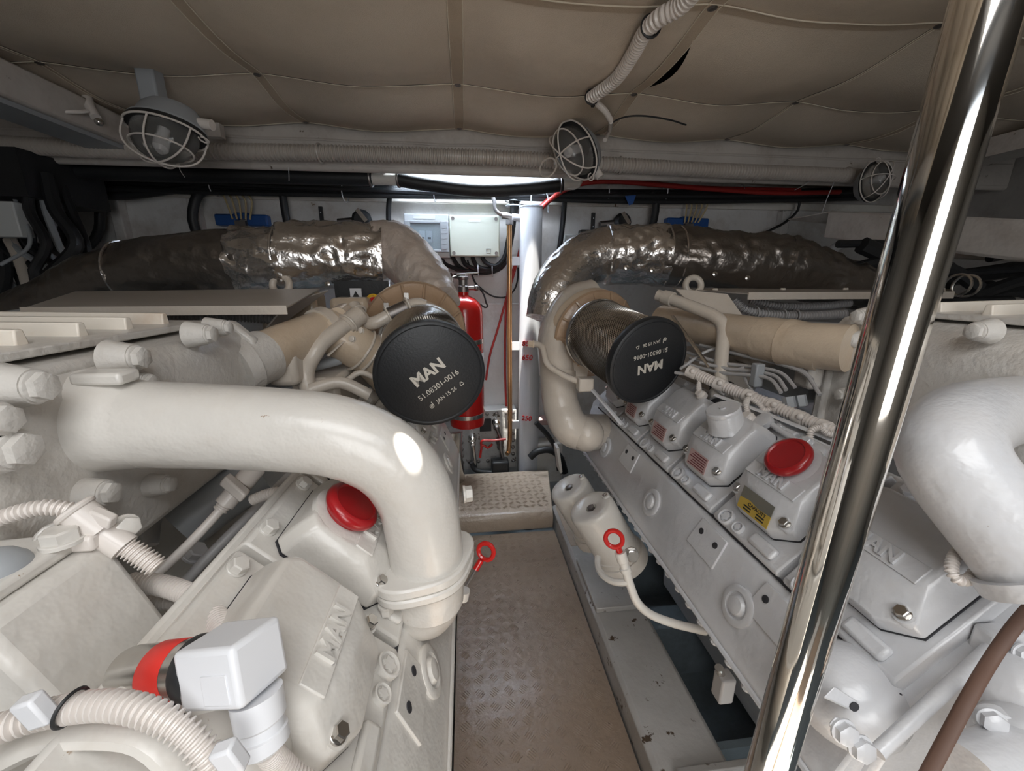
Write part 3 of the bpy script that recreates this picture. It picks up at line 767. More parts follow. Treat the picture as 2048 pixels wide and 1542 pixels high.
# ------------------------------------------------------------------ air filters
def afilter(capc, backc, label, rot):
    capc, backc = V(capc), V(backc); ax = (capc-backc).normalized(); L = (capc-backc).length
    t = thing('air_filter', label, 'air filter', backc)
    MB().lathe([(.098, 0), (.098, L-.012)], backc, ax, 48).build('paper_element', 'paper', t)
    # expanded metal sleeve: crossed strands
    x, y, d = frame(ax, (0, 0, 1)); mb = MB(); n = 66; turns = L/.0085/n*1.0; seg = 26
    for sgn in (-1, 1):
        for k in range(n):
            pts = []
            for i in range(seg+1):
                a = 2*math.pi*k/n + sgn*2*math.pi*turns*i/seg
                pts.append(backc+ax*((L-.01)*i/seg)+(x*math.cos(a)+y*math.sin(a))*(.1075+.0006*sgn))
            mb.tube(pts, .0011, 3, cap=False)
    mb.build('mesh_sleeve', 'steel', t, kind='stuff')
    MB().lathe([(.1085, -.004), (.1115, -.004), (.1125, .004), (.1115, .012), (.1085, .012)], backc, ax, 56).build('end_ring', 'steel', t)
    MB().lathe([(.108, -.030), (.1165, -.029), (.1195, -.024), (.1205, -.012), (.1195, -.003), (.116, .0), (.1125, .0005), (.110, -.0015), (.107, .0), (.02, .0015), (.001, .0015)], capc, ax, 72).build('end_cap', 'cap', t)
    # print on the cap
    rx = RT - ax*RT.dot(ax); rx.normalize(); uy = ax.cross(rx); 
    if uy.dot(UP) < 0: uy = -uy
    a = math.radians(rot); tx = rx*math.cos(a)+uy*math.sin(a); ty = -rx*math.sin(a)+uy*math.cos(a)
    o = capc+ax*.0022
    text_mb(MB(), 'MAN', .036, o+ty*.010+tx*.0, tx, ty, .0006, .035).build('printed_lettering', 'print', t)
    text_mb(MB(), '51.08301-0016', .0175, o-ty*.027, tx, ty, .0006, .004).build('printed_number', 'print', t)
    text_mb(MB(), 'JAN 15 26', .0125, o-ty*.056, tx, ty, .0006, .004).build('printed_date', 'print', t)
    # small round emblem left of the date, recycling triangle right of it
    e = o-ty*.0565-tx*.041
    mb = MB().torus(e-ty*.001, ax, .0045, .0008, 18, 4); mb.torus(e-ty*.001, ax, .002, .0008, 12, 4); mb.box(e+tx*.0045+ty*.0035, (.0016, .010, .0008), tx, ty, ax)
    mb.build('printed_emblem', 'print', t)
    g = o-ty*.0555+tx*.0415; mb = MB()
    for k in range(3):
        a0 = math.radians(90+120*k); a1 = math.radians(90+120*(k+1)); p0 = g+tx*(.0062*math.cos(a0))+ty*(.0062*math.sin(a0)); p1 = g+tx*(.0062*math.cos(a1))+ty*(.0062*math.sin(a1))
        mb.tube([p0.lerp(p1, .08), p0.lerp(p1, .82)], .0009, 4)
    mb.build('printed_triangle', 'print', t)
    return t
afilter(P(862, 752, .865), P(846, 690, 1.09), 'black capped cylindrical air filter on the left engine, lettering tilted', 33)
afilter(P(1300, 726, 1.05), P(1195, 668, 1.27), 'black capped air filter on the right engine, lettering upside down', 187)

# ------------------------------------------------------------------ lagged exhaust pipes
def lag(name, lab, segs, loc):
    t = thing(name, lab, 'exhaust pipe', loc)
    for nm, mat, pts, r, amp, fine, seed in segs:
        q = cr(pts, .009)
        MB().tube(q, r, 72, disp=foil_disp(amp, fine, seed)).build(nm, mat, t, ang=75)
    return t
t = lag('exhaust_pipe', 'silver foil lagged exhaust pipe over the left engine', [
    ('elbow_wrap', 'foil2', px([(872, 612, 1.30), (848, 560, 1.35), (815, 520, 1.38), (780, 498, 1.40), (745, 505, 1.40)]), lambda t: .080+.014*t, .006, 1, 1),
    ('wrap_section', 'foil', px([(765, 519, 1.39), (700, 515, 1.36), (640, 515, 1.33), (570, 520, 1.30)]), .106, .009, 1.1, 2),
    ('wrap_section', 'foil', px([(585, 519, 1.31), (540, 522, 1.30), (490, 526, 1.30)]), .104, .010, 1.2, 3),
    ('wrap_section', 'foild', px([(500, 524, 1.30), (400, 530, 1.28), (320, 536, 1.27), (255, 548, 1.27)]), lambda t: .101-.008*t, .006, 1, 4),
    ('wrap_section', 'foild', px([(268, 545, 1.27), (200, 566, 1.27), (120, 600, 1.27), (20, 640, 1.27)]), lambda t: .092-.022*t, .009, 1.2, 5)], P(700, 515, 1.36))
for a in ((762, 519, 1.39, .108), (578, 520, 1.305, .108), (262, 546, 1.27, .096)):
    p_ = P(*a[:3]); MB().torus(p_, P(a[0]+40, a[1]-3, a[2])-p_, a[3], .004, 40, 6).build('stitched_seam', 'foil', t)
stud = proto(MB().lathe([(.009, 0), (.009, .002), (.003, .004), (.003, .012)], (0, 0, 0), (0, 0, 1), 12), 'steel', 'lacing_stud')
for a in ((822, 556, 1.27), (655, 568, 1.28), (560, 560, 1.23)):
    put(stud, 'lacing_stud', t, P(*a), -FW)
t = lag('exhaust_pipe', 'silver foil lagged exhaust pipe over the right engine', [
    ('elbow_wrap', 'foil', px([(1095, 640, 1.50), (1108, 590, 1.50), (1135, 550, 1.52), (1175, 518, 1.54), (1225, 508, 1.55)]), lambda t: .080+.024*t, .006, 1, 6),
    ('wrap_section', 'foil', px([(1212, 511, 1.54), (1270, 512, 1.54), (1330, 512, 1.53)]), .107, .010, 1.2, 7),
    ('wrap_section', 'foild', px([(1322, 512, 1.53), (1400, 518, 1.51), (1480, 524, 1.50), (1560, 530, 1.49)]), lambda t: .106-.006*t, .009, 1.1, 8),
    ('wrap_section', 'foild', px([(1550, 529, 1.49), (1610, 545, 1.49), (1680, 566, 1.5), (1800, 590, 1.5)]), lambda t: .10-.035*t, .013, 1.3, 9)], P(1250, 512, 1.54))
for a in ((1216, 511, 1.54, .109), (1326, 512, 1.53, .110), (1352, 514, 1.525, .109)):
    p_ = P(*a[:3]); MB().torus(p_, P(a[0]+40, a[1], a[2])-p_, a[3], .0035, 40, 6).build('stitched_seam', 'foil', t)
for a in ((1253, 535, 1.44), (1305, 540, 1.43), (1430, 548, 1.41), (1495, 556, 1.4)):
    put(stud, 'lacing_stud', t, P(*a), -FW)
# ------------------------------------------------------------------ heat shields and trays on the engines
def shield(root, pts_front, pts_back, th, name, mat, lip=.02):
    a, b = [V(p) for p in pts_front]; c, d = [V(p) for p in pts_back]
    mb = MB().loft([[a, b, c, d], [p-V((0, 0, th)) for p in (a, b, c, d)]])
    o = mb.build(name, mat, root, bevel=.0008)
    return o
a, b = PY(42, 612, .93), PY(572, 600, .93); c, d = PY(662, 576, 1.30), PY(150, 580, 1.25)
for p_ in (a, b): p_.z = 1.094
c.z = 1.126; d.z = 1.120; b2 = V((-.30, .99, 1.098))
hs = MB().loft([[a, b, PY(640, 577, 1.25), d], [p-V((0, 0, .003)) for p in (a, b, PY(640, 577, 1.25), d)]]).build('heat_shield', 'shield', L_, label='flat grey sheet metal heat shield')
MB().loft([[a+V((0, -.004, .003)), b+V((0, -.004, .003)), b+V((0, -.004, -.016)), a+V((0, -.004, -.016))], [a+V((0, .0, .003)), b+V((0, .0, .003)), b+V((0, .0, -.016)), a+V((0, .0, -.016))]]).build('folded_lip', 'pale', hs)
for q in ((215, 596, 1.05), (590, 583, 1.18), (420, 588, 1.1)):
    bolt(hs, V((P(*q).x, P(*q).y, 1.108)), (0, 0, 1), .007, .006, 'pale')
tri = [P(655, 580, 1.14), P(572, 606, .98), P(532, 655, .98), P(560, 648, 1.0), P(628, 600, 1.12)]
MB().loft([tri, [p+V((.002, .002, -.002)) for p in tri]]).build('side_bracket', 'shield', L_)
a, b = PY(1496, 586, 1.12), PY(1905, 592, 1.12)
for p_ in (a, b): p_.z = 1.112
c, d = PY(1905, 578, 1.4), PY(1345, 576, 1.42); e = PY(1350, 576, 1.35)
hs = MB().loft([[a, b, c, d], [p-V((0, 0, .003)) for p in (a, b, c, d)]]).build('heat_shield', 'shield', R_, label='flat grey sheet metal heat shield')
MB().loft([[a+V((0, -.004, .003)), b+V((0, -.004, .003)), b+V((0, -.004, -.018)), a+V((0, -.004, -.018))], [a+V((0, 0, .003)), b+V((0, 0, .003)), b+V((0, 0, -.018)), a+V((0, 0, -.018))]]).build('folded_lip', 'pale', hs)
for q in (1430, 1565, 1690):
    p_ = PY(q, 582, 1.22); bolt(hs, V((p_.x, p_.y, 1.119)), (0, 0, 1), .007, .006, 'pale')
tri = [P(1352, 578, 1.3), P(1455, 588, 1.2), P(1488, 635, 1.2), P(1400, 625, 1.22)]
MB().loft([tri, [p+V((0, .003, -.002)) for p in tri]]).build('side_bracket', 'pale', R_)
MB().corr(px([(1470, 600, 1.26), (1490, 618, 1.25), (1530, 628, 1.24), (1610, 632, 1.23), (1690, 628, 1.23)]), .014, .008, .2).build('corrugated_conduit', 'conduitg', R_)
MB().corr(px([(1500, 600, 1.30), (1560, 612, 1.28), (1640, 612, 1.27), (1700, 606, 1.27)]), .012, .008, .2).build('corrugated_conduit', 'conduitg', R_)
for q in ((1512, 625, 1.245), (1566, 630, 1.235), (1592, 631, 1.23)):
    MB().torus(P(*q), RT, .017, .002, 20, 5).build('cable_tie', 'conduitg', R_)
MB().tube(px([(1480, 640, 1.22), (1700, 648, 1.2)]), .006, 6, flat=.5).build('tray_edge', 'conduitg', R_)
MB().corr(px([(225, 622, .93), (330, 632, 1.0), (450, 632, 1.1), (560, 640, 1.15)]), .014, .008, .2).build('corrugated_conduit', 'conduitg', L_)
MB().pipe(px([(0, 640, .88), (80, 628, .95), (170, 622, 1.0), (300, 612, 1.1)]), .017).build('coolant_hose', 'greyd', L_)
MB().torus(P(155, 625, .985), RT, .020, .004, 24, 6).build('hose_clamp', 'pale', L_)
# lifting eyes standing on the engines
for r_, q in ((L_, (563, 578, 1.24)), (R_, (1386, 578, 1.36))):
    c_ = P(*q); mb = MB(); mb.torus(c_+V((0, 0, .012)), FW, .026, .0105, 28, 10)
    o = mb.build('lifting_eye', 'pale', r_)
# engine tops: valley clutter (injection pumps, boxes)
random.seed(11)
for r_, E, yo in ((L_, EL, 0), (R_, ER, 0)):
    for k, (d_, y_, z_, sx, sy, sz) in enumerate(((.55, 1.15, .87, .12, .3, .12), (.72, 1.1, .93, .2, .5, .15), (.58, .98, .98, .06, .10, .10))):
        MB().box(E(d_, y_, z_), (sx, sy, sz)).build('engine_block_box', 'greyd' if k == 1 else 'pale', r_, bevel=.012)
MB().box(P(590, 625, 1.2), (.16, .10, .12)).build('thermostat_housing', 'beige', L_, bevel=.015)
MB().box(P(705, 618, 1.22), (.11, .09, .07)).build('thermostat_housing', 'beige', L_, bevel=.015)
# yellow capped sensor and black square plate with a triangle above the left turbo
o = MB().lathe([(.024, 0), (.024, .01), (.018, .012), (.014, .02)], P(748, 604, 1.27), -FW, 24).build('stop_button', 'yellow', L_, label='yellow ringed stop button'); 
MB().lathe([(.014, 0), (.014, .01), (.010, .014)], P(748, 604, 1.25), -FW, 20).build('button', 'redp', o)
bp_ = MB().box(P(725, 590, 1.32), (.17, .01, .09)).build('switch_plate', 'rubber', L_)
c_ = P(712, 588, 1.30); MB().box(c_, (.036, .003, .036)).build('warning_plate', 'plug', L_)
MB().loft([[c_+V((-.011, -.0022, -.010)), c_+V((.011, -.0022, -.010)), c_+V((0, -.0022, .010))], [c_+V((-.011, -.0016, -.010)), c_+V((.011, -.0016, -.010)), c_+V((0, -.0016, .010))]]).build('triangle_mark', 'inkb', L_)

# coolant crossover pipes of the left engine
MB().pipe(px([(620, 790, .90), (612, 760, .90), (614, 735, .90), (630, 705, .90), (650, 680, .92), (705, 640, .98)]), .0185, .01, 18).build('coolant_pipe', 'pale', L_)
MB().cyl(P(690, 653, .965), P(718, 630, .995), .024).build('hose_socket', 'pale', L_)
MB().torus(P(696, 648, .97), P(718, 630, .995)-P(690, 653, .965), .025, .003, 24, 6).build('hose_clamp', 'pale', L_)
MB().cyl(P(676, 636, .99), P(690, 626, 1.05), .026).build('hose_socket', 'beige', L_)
MB().pipe(px([(708, 612, 1.06), (722, 632, 1.04), (733, 645, 1.03), (750, 645, 1.02), (785, 628, 1.03), (800, 622, 1.04), (830, 608, 1.06), (850, 612, 1.07)]), .0165, .008, 16).build('coolant_pipe', 'pale', L_)
MB().tube(cr(px([(778, 631, 1.03), (812, 616, 1.045)]), .005), .020, 18).build('rubber_sleeve', 'dsteel', L_)
for q in ((776, 632, 1.03), (816, 612, 1.045)):
    cl = MB().torus(P(*q), P(812, 616, 1.045)-P(778, 631, 1.03), .0215, .003, 24, 6).build('hose_clamp', 'pale', L_)
    MB().box(P(q[0]-3, q[1]-20, q[2]), (.012, .010, .016)).build('clamp_screw', 'steel', cl)
MB().torus(P(716, 625, 1.05), P(733, 645, 1.03)-P(708, 612, 1.06), .021, .003, 24, 6).build('hose_clamp', 'pale', L_)
MB().tube(px([(655, 712, .93), (690, 680, .96), (722, 655, .99)]), .006, 6, flat=.4).build('strut', 'pale', L_)
for q in ((705, 678, .965), (722, 662, .985)): bolt(L_, P(*q), -FW, .007, .008, 'pale')

# right engine: injection lines, harness with branches
random.seed(5)
lines = [
 [(1375, 705, 1.10), (1440, 725, 1.02), (1500, 733, .96), (1560, 745, .90), (1590, 775, .86)],
 [(1380, 716, 1.09), (1440, 735, 1.01), (1500, 742, .95), (1550, 752, .90), (1572, 780, .86)],
 [(1370, 727, 1.08), (1440, 745, 1.0), (1500, 750, .94), (1540, 758, .90), (1562, 785, .86)],
 [(1400, 690, 1.12), (1490, 712, 1.0), (1560, 728, .92), (1610, 748, .87), (1640, 790, .83)],
 [(1440, 690, 1.10), (1510, 708, 1.0), (1590, 732, .90), (1625, 760, .86)],
 [(1360, 738, 1.07), (1420, 700, 1.06), (1500, 690, 1.02)],
 [(1400, 725, 1.04), (1470, 740, .98), (1485, 735, .97), (1490, 755, .96), (1510, 795, .93)],
 [(1350, 745, 1.05), (1400, 755, 1.0), (1450, 790, .95)]]
for l in lines: MB().pipe(px(l), .0042, .012, 8).build('injection_line', 'conduitg', R_)
MB().box(P(1514, 750, .93), (.022, .02, .055)).build('line_clamp', 'greyd', R_, bevel=.003)
for q in ((1575, 788, .85), (1597, 785, .85)): MB().hexbolt(P(*q), V((.1, -.4, -1)), .011, .03, False).build('union_nut', 'greyd', R_)
hp_ = [(1378, 742, 1.03), (1410, 756, .99), (1470, 782, .93), (1530, 805, .88), (1570, 822, .845), (1620, 843, .805), (1660, 860, .775), (1700, 880, .745)]
hn = thing('wiring_harness', 'off-white painted conduit harness lying beside the valve covers of the right engine', 'wiring', P(1520, 802, .88))
MB().corr(px(hp_), .0135, .0062, .16, 14).build('main_conduit', 'conduit', hn)
for q in ((1385, 745, 1.02), (1440, 769, .958), (1498, 793, .905), (1548, 812, .865), (1600, 836, .82), (1648, 855, .783)):
    MB().cyl(P(q[0]-9, q[1]-4, q[2]+.008), P(q[0]+9, q[1]+4, q[2]-.008), .0155, n=16).build('clip', 'conduit', hn)
    MB().ball(P(q[0], q[1]-3, q[2]-.015), .007, 10).build('clip_button', 'conduit', hn)
for br_, e_ in (([(1545, 815, .86), (1530, 820, .86), (1515, 805, .87), (1498, 797, .88), (1492, 810, .87), (1497, 830, .86)], (1497, 835, .86)),
                ([(1700, 865, .75), (1660, 868, .75), (1640, 855, .76), (1622, 862, .76), (1620, 885, .76)], (1622, 897, .76)),
                ([(1410, 755, .99), (1402, 750, 1.0), (1398, 768, 1.0), (1398, 783, .99)], (1402, 790, .99))):
    MB().corr(px(br_), .0065, .004, .2, 10).build('branch_conduit', 'conduit', hn)
    MB().lathe([(.013, 0), (.013, .010), (.009, .014), (.009, .02)], P(*e_)-NR*.008, NR, 18).build('injector_plug', 'conduit', hn)
MB().tube(px([(1430, 790, .93), (1520, 822, .86), (1610, 858, .79), (1700, 895, .74)]), .010, 6, flat=.3).build('harness_rail', 'white2', R_)
for q in ((1525, 840, .835), (1628, 905, .725)):
    MB().lathe([(.018, 0), (.018, .012), (.013, .014)], P(*q)-NR*.01, NR, 24).build('injector_cap', 'white2', R_)
MB().pipe(px([(1545, 850, .82), (1590, 880, .77), (1640, 905, .73)]), .006).build('fuel_line', 'white2', R_)
# looped conduit by the nearest cover on the right
p_ = [(1938, 1092, .45), (1912, 1108, .43), (1903, 1140, .42), (1918, 1160, .415), (1942, 1156, .415), (1957, 1128, .42), (1954, 1095, .44)]
lc = one(MB().corr(px(p_), .0058, .0036, .22, 12), 'looped_conduit', 'conduit', 'looped white corrugated conduit beside the nearest valve cover of the right engine', 'conduit', loc=P(1930, 1140, .48))

# ------------------------------------------------------------------ spin-on oil filters below the right rail
def oilf(a, lab, r=.066, L=.19):
    a = V(a); ax = V((.5, -.02, -.86)).normalized()
    t = thing('oil_filter', lab, 'oil filter', a+ax*L, 'spin-on oil filters of the right engine')
    MB().lathe([(.001, .016), (.012, .016), (.016, .006), (.030, .002), (.045, .0), (.056, -.001), (.0625, .003), (r, .010), (r, L-.03), (r+.003, L-.028), (r+.003, L)], a, ax, 48).build('canister', 'white', t)
    MB().hexbolt(a+ax*.012, -ax, .010, .010, False).build('drain_nut', 'dsteel', t)
    e_ = frame(ax)[0]
    MB().lathe([(.011, -.012), (.011, .01)], a+V((.048, .0, .022)), ax, 16).build('lug', 'white', t)
    MB().hexbolt(a+V((.0435, .0, .029)), -ax, .007, .006, False).build('lug_screw', 'steel', t)
    MB().lathe([(r+.008, 0), (r+.012, .01), (r+.012, .035), (r, .04)], a+ax*(L-.01), ax, 36).build('mounting_head', 'white', t)
oilf(P(1180, 1012, 1.13), 'nearer grey white spin-on oil filter below the rail of the right engine')
oilf(P(1136, 972, 1.30), 'farther grey white spin-on oil filter below the rail of the right engine')

# ------------------------------------------------------------------ dipsticks
def ring_handle(ringc, end, lab, tubepath=None, nm='dipstick'):
    t = thing(nm, lab, 'dipstick', P(*end))
    c_ = P(*ringc); e_ = P(*end); dd = (e_-c_).normalized()
    MB().torus(c_, FW+RT*.35, .0165, .0048, 28, 8).build('ring_handle', 'redp', t)
    st_ = c_+dd*.019
    MB().tube([st_, st_+dd*.02], .0065, 10).build('grip', 'redp', t)
    MB().tube([st_+dd*.012, e_], .0026, 8).build('rod', 'dsteel', t)
    if tubepath:
        MB().pipe(px(tubepath), .0085, .01, 12).build('guide_tube', 'white', t)
        p0_ = P(*tubepath[0]); MB().lathe([(.0115, 0), (.0115, .02), (.009, .022), (.009, .032), (.011, .034), (.011, .042)], p0_, P(*tubepath[1])-p0_, 16).build('tube_nut', 'white', t)
    return t
ring_handle((1228, 1078, .80), (1242, 1110, .80), 'red ring dipstick in its white guide tube beside the oil filters', [(1240, 1104, .80), (1262, 1175, .80), (1275, 1205, .80), (1300, 1228, .81), (1345, 1246, .82), (1410, 1262, .84)])
ring_handle((972, 1103, .80), (932, 1172, .78), 'red ring dipstick beside the big white pipe of the left engine')
MB().lathe([(.012, 0), (.012, .02), (.008, .024)], P(928, 1180, .78), (-.2, 0, -1), 14).build('dipstick_socket', 'white', L_)
MB().hexbolt(P(1262, 1108, .83), -FW, .012, .014).build('bracket_bolt', 'steel', R_)
MB().torus(P(1255, 1108, .86), V((.5, 0, -.86)), .07, .007, 20, 8, math.radians(200), math.radians(300)).build('bracket_arm', 'white', R_)
# drain cock under the right rail
MB().box(P(1447, 1372, .80), (.03, .03, .06)).build('sensor_body', 'conduitg', R_, bevel=.004)
MB().cyl(P(1438, 1335, .79), P(1445, 1360, .80), .008).build('sensor_thread', 'steel', R_)
# right: front corner parts
MB().ball(P(1690, 1385, .50), .062, 24, (1, 1, .9)).build('rail_end_bulge', 'white2', R_)
MB().loft([[P(1645, 1395, z_), P(1700, 1420, z_), P(1718, 1405, z_), P(1668, 1372, z_)] for z_ in (.43, .455)]).build('end_lug', 'white2', R_, bevel=.002)
MB().lathe([(.005, 0), (.005, .001)], P(1708, 1413, .4295), -FW, 10).build('lug_hole', 'crack', R_)
MB().loft([[P(1672, 1430, z_), P(1755, 1500, z_), P(1740, 1530, z_), P(1655, 1450, z_)] for z_ in (.41, .43)]).build('rod_bracket', 'white2', R_, bevel=.003)
for q in ((1685, 1460, .41), (1718, 1492, .405)): bolt(R_, P(*q), -FW, .010, .010, 'white2')
MB().tube(px([(1995, 1283, .44), (1755, 1505, .40)]), .0068, 16).build('tie_rod', 'white2', R_)
MB().box(P(2000, 1278, .445), (.05, .02, .03)).build('rod_foot', 'white2', R_, bevel=.003)
MB().pipe(px([(2085, 1190, .41), (2035, 1245, .405), (1985, 1315, .40), (1935, 1400, .385), (1850, 1560, .37)]), .0058, .01, 12, flat=.45).build('rusty_strap', 'rust', R_, label='rust brown flat strap')
wp = MB().ball(P(2045, 1388, .42), .042, 28, (1.05, 1, .95)).build('water_pump', 'white2', R_)
MB().ball(P(2055, 1500, .39), .040, 24).build('pump_lobe', 'white2', wp)
MB().cyl(P(1945, 1565, .37), P(2075, 1515, .38), .032, n=32).build('pump_neck', 'white2', wp)
MB().lathe([(.016, 0), (.015, .012)], P(1985, 1440, .40), -FW+RT*-.4, 24).build('bolt_boss', 'white2', wp)
bolt(wp, P(1981, 1438, .388), -FW+RT*-.4, .009, .009, 'white2')
MB().box(P(2035, 1290, .44), (.05, .02, .035), RT, UP.cross(RT)*-1, UP).build('pump_flange', 'white2', wp, bevel=.003)
bolt(wp, P(2040, 1305, .425), -FW, .008, .008, 'white2')

# ------------------------------------------------------------------ left foreground: heat exchanger box, sensor, conduits
bx0 = thing('expansion_box', 'cream painted cast box with a bolted lid at the bottom left corner', 'tank', P(120, 1400, .36))
c0, c1, c2, c3 = P(238, 1150, .375), P(312, 1275, .385), P(300, 1405, .40), P(-60, 1560, .30)
L0 = P(-260, 1180, .30)
up_ = V((0, 0, 1))
A_, B_, C_, D_ = P(-120, 1165, .36), P(238, 1148, .385), P(20, 1420, .295), P(-300, 1420, .28)
for q in (A_, B_, C_, D_): q.z = .915
low = [q+V((0, 0, -.30)) for q in (A_, B_, C_, D_)]
low[1] += V((.045, .0, 0)); low[2] += V((.05, -.0, 0))
mid = [q+V((0, 0, -.115)) for q in (A_, B_, C_, D_)]; mid[1] += V((.042, .0, 0)); mid[2] += V((.045, 0, 0))
MB().loft([[A_, B_, C_, D_], mid, low]).build('body', 'white', bx0, bevel=.008, seg=3)
cen = (A_+B_+C_+D_)/4
lid = [cen+(q-cen)*.93+V((-.008, 0, .0005)) for q in (A_, B_, C_, D_)]
MB().loft([lid, [q+V((0, 0, .012)) for q in lid]]).build('lid', 'white', bx0, bevel=.004, seg=3)
bolt(bx0, V((P(172, 1140, .37).x, P(172, 1140, .37).y-.01, .9275)), (0, 0, 1), .012, .014, 'white')
MB().pipe(px([(25, 1118, .375), (90, 1104, .39), (150, 1106, .40), (205, 1124, .405), (242, 1152, .405)]), .0055).build('amber_gasket', 'amber', bx0, label='amber brown gasket')
MB().ball(P(-5, 1150, .32), .022, 18).build('grey_knob', 'greyd', bx0, label='grey round knob')
# embossed casting relief
mb = MB()
random.seed(2)
fd = (mid[1]-mid[2]).normalized()
for k in range(9):
    p_ = P(180+22*k, 1335-10*k, .372)
# sensor: steel body, red label, black seal, white plug
sn = thing('pressure_sensor', 'steel sensor with red label band and white plug in the left foreground', 'sensor', P(290, 1340, .36))
sa, sb = P(262, 1345, .318), P(560, 1322, .285)
ax = (sb-sa).normalized(); Ls = (sb-sa).length
def along(px_): return (px_-272)/(560-272)*Ls
MB().lathe([(.0185, 0), (.019, .004), (.019, along(335)), (.020, along(336)), (.020, along(432)), (.021, along(433)), (.021, along(440))], sa, ax, 40).build('steel_body', 'steel', sn)
MB().lathe([(.0201, along(338)), (.0204, along(339)), (.0204, along(385)), (.0201, along(386))], sa, ax, 40, cap=False).build('label_band', 'sensorred', sn)
mb = MB(); x_, y_, _ = frame(ax)
for j in range(3):
    for k in range(5):
        th = math.radians(195+ (k*17)); rad_ = x_*math.cos(th)+y_*math.sin(th); tn = ax.cross(rad_)
        mb.box(sa+ax*(along(346)+j*along(284))+rad_*.0206, (.0014, .0045, .0004), ax, tn, rad_)
mb.build('label_print', 'inkb', sn)
MB().lathe([(.0212, along(405)), (.0225, along(409)), (.0225, along(425)), (.0212, along(430))], sa, ax, 36).build('seal_ring', 'rubber', sn)
ux = ax; uz = (UP-ax*UP.dot(ax)+FW*.0).normalized(); uy = uz.cross(ux)
pc = sa+ax*(along(425)+.026)
pgo = MB().box(pc+uz*.002, (.054, .042, .042), ux, uy, uz).build('plug', 'plug', sn, bevel=.004, seg=3)
MB().box(pc-uy*.0213+ux*.008+uz*-.004, (.022, .0012, .020), ux, uy, uz).build('plug_relief', 'plug', sn, bevel=.0004)
sp = pc+ux*.016-uz*.022
MB().lathe([(.017, 0), (.0165, .018), (.0145, .020), (.0145, .026), (.016, .027), (.016, .036), (.011, .040)], sp, -uz, 28).build('cable_gland', 'plug', sn)
e0 = sp-uz*.038
MB().corr([e0, e0+V((.0, .01, -.03)), e0+V((.015, .01, -.055)), e0+V((.05, .01, -.085)), e0+V((.09, .0, -.11))], .009, .0036, .2, 14).build('cable_conduit', 'conduit', sn)
# elbow casting behind the sensor plug
MB().pipe(px([(330, 1430, .33), (400, 1420, .33), (470, 1425, .33), (500, 1470, .32), (495, 1560, .31)]), .030, .01, 24).build('cast_elbow', 'white', bx0)
# conduit and bracket at the very front
cf = thing('corrugated_conduit', 'thick white corrugated conduit arching over the bracket at the bottom left', 'conduit', P(60, 1440, .25))
MB().corr(px([(-60, 1475, .25), (20, 1450, .255), (90, 1428, .26), (180, 1412, .262), (260, 1415, .262), (330, 1440, .262), (385, 1480, .262), (425, 1530, .262), (450, 1590, .262)]), .0092, .0042, .2, 16).build('corrugated_sleeve', 'conduit', cf)
for q in ((72, 1420, .25), (460, 1515, .25)):
    MB().box(P(*q), (.015, .010, .022), RT*.9+UP*.3).build('clip', 'plug', cf, bevel=.002)
for q in ((142, 1415, .26),): MB().torus(P(*q), RT*1-UP*.2, .0105, .0012, 24, 6).build('black_tie', 'rubber', cf)
MB().pipe(px([(-80, 1560, .27), (40, 1500, .27), (110, 1470, .275), (220, 1462, .275), (300, 1475, .275), (360, 1530, .275), (400, 1600, .275)]), .012, .008, 10, flat=.6).build('bracket_arm', 'white', bx0)
MB().tube(px([(-40, 1600, .30), (120, 1530, .31), (300, 1560, .30)]), .03, 14).build('bracket_foot', 'white', bx0)
# small conduit fittings above the box
t1 = thing('conduit_branch', 'white conduit T fitting above the cast box at left', 'conduit', P(205, 1070, 0.3680))
MB().corr(px([(-60, 1060, 0.3360), (20, 1030, 0.3440), (90, 1015, 0.3520), (150, 1022, 0.3600), (165, 1030, 0.3640)]), .0072, .0040, .2, 14).build('corrugated_sleeve', 'conduit', t1)
MB().cyl(P(148, 1018, 0.3616), P(205, 1060, 0.3696), .0135, n=24).build('connector', 'conduit', t1)
MB().torus(P(150, 1020, 0.3616), P(205, 1060, 0.3696)-P(148, 1018, 0.3616), .013, .003, 24, 8).build('connector_lip', 'conduit', t1)
MB().cyl(P(195, 1060, 0.3704), P(250, 1095, 0.3760), .012, n=24).build('adapter', 'conduit', t1)
MB().corr(px([(245, 1090, 0.3760), (275, 1108, 0.3800), (315, 1135, 0.3840)]), .0098, .0036, .18, 16).build('corrugated_sleeve', 'conduit', t1)
MB().box(P(205, 1035, 0.3640), (.022, .01, .012), RT*.9-UP*.4).build('latch', 'conduit', t1, bevel=.002)
MB().box(P(165, 1082, 0.3600), (.027, .015, .015)).build('latch', 'conduit', t1, bevel=.003)
MB().hexbolt(P(115, 1078, 0.3680), RT*.9-FW*.4, .013, .014).build('union_nut', 'cast', t1)
bolt(L_, P(250, 1052, 0.3840), RT-FW*.5, .009, .010, 'white')
cc = thing('flexible_conduit', 'white corrugated conduit curving down to the sensor plug', 'conduit', P(300, 1170, .42))
MB().corr(px([(262, 1166, .42), (320, 1170, .42), (380, 1190, .41), (420, 1220, .39), (445, 1262, .36), (452, 1290, .345)]), .0105, .0038, .12, 16).build('corrugated_sleeve', 'conduit', cc)
MB().corr(px([(270, 1195, .44), (330, 1202, .44), (390, 1206, .44)]), .009, .004, .15, 14).build('lower_sleeve', 'conduit', cc)
cp = thing('conduit_tee', 'white three way conduit tee hanging under the big white pipe', 'conduit', P(470, 985, .60))
MB().pipe(px([(300, 1160, .52), (350, 1115, .54), (400, 1065, .56), (445, 1015, .58)]), .0065, .01, 12).build('rigid_tube', 'conduit', cp)
MB().corr(px([(440, 1020, .58), (455, 1002, .585)]), .010, .004, .1, 14).build('sleeve', 'conduit', cp)
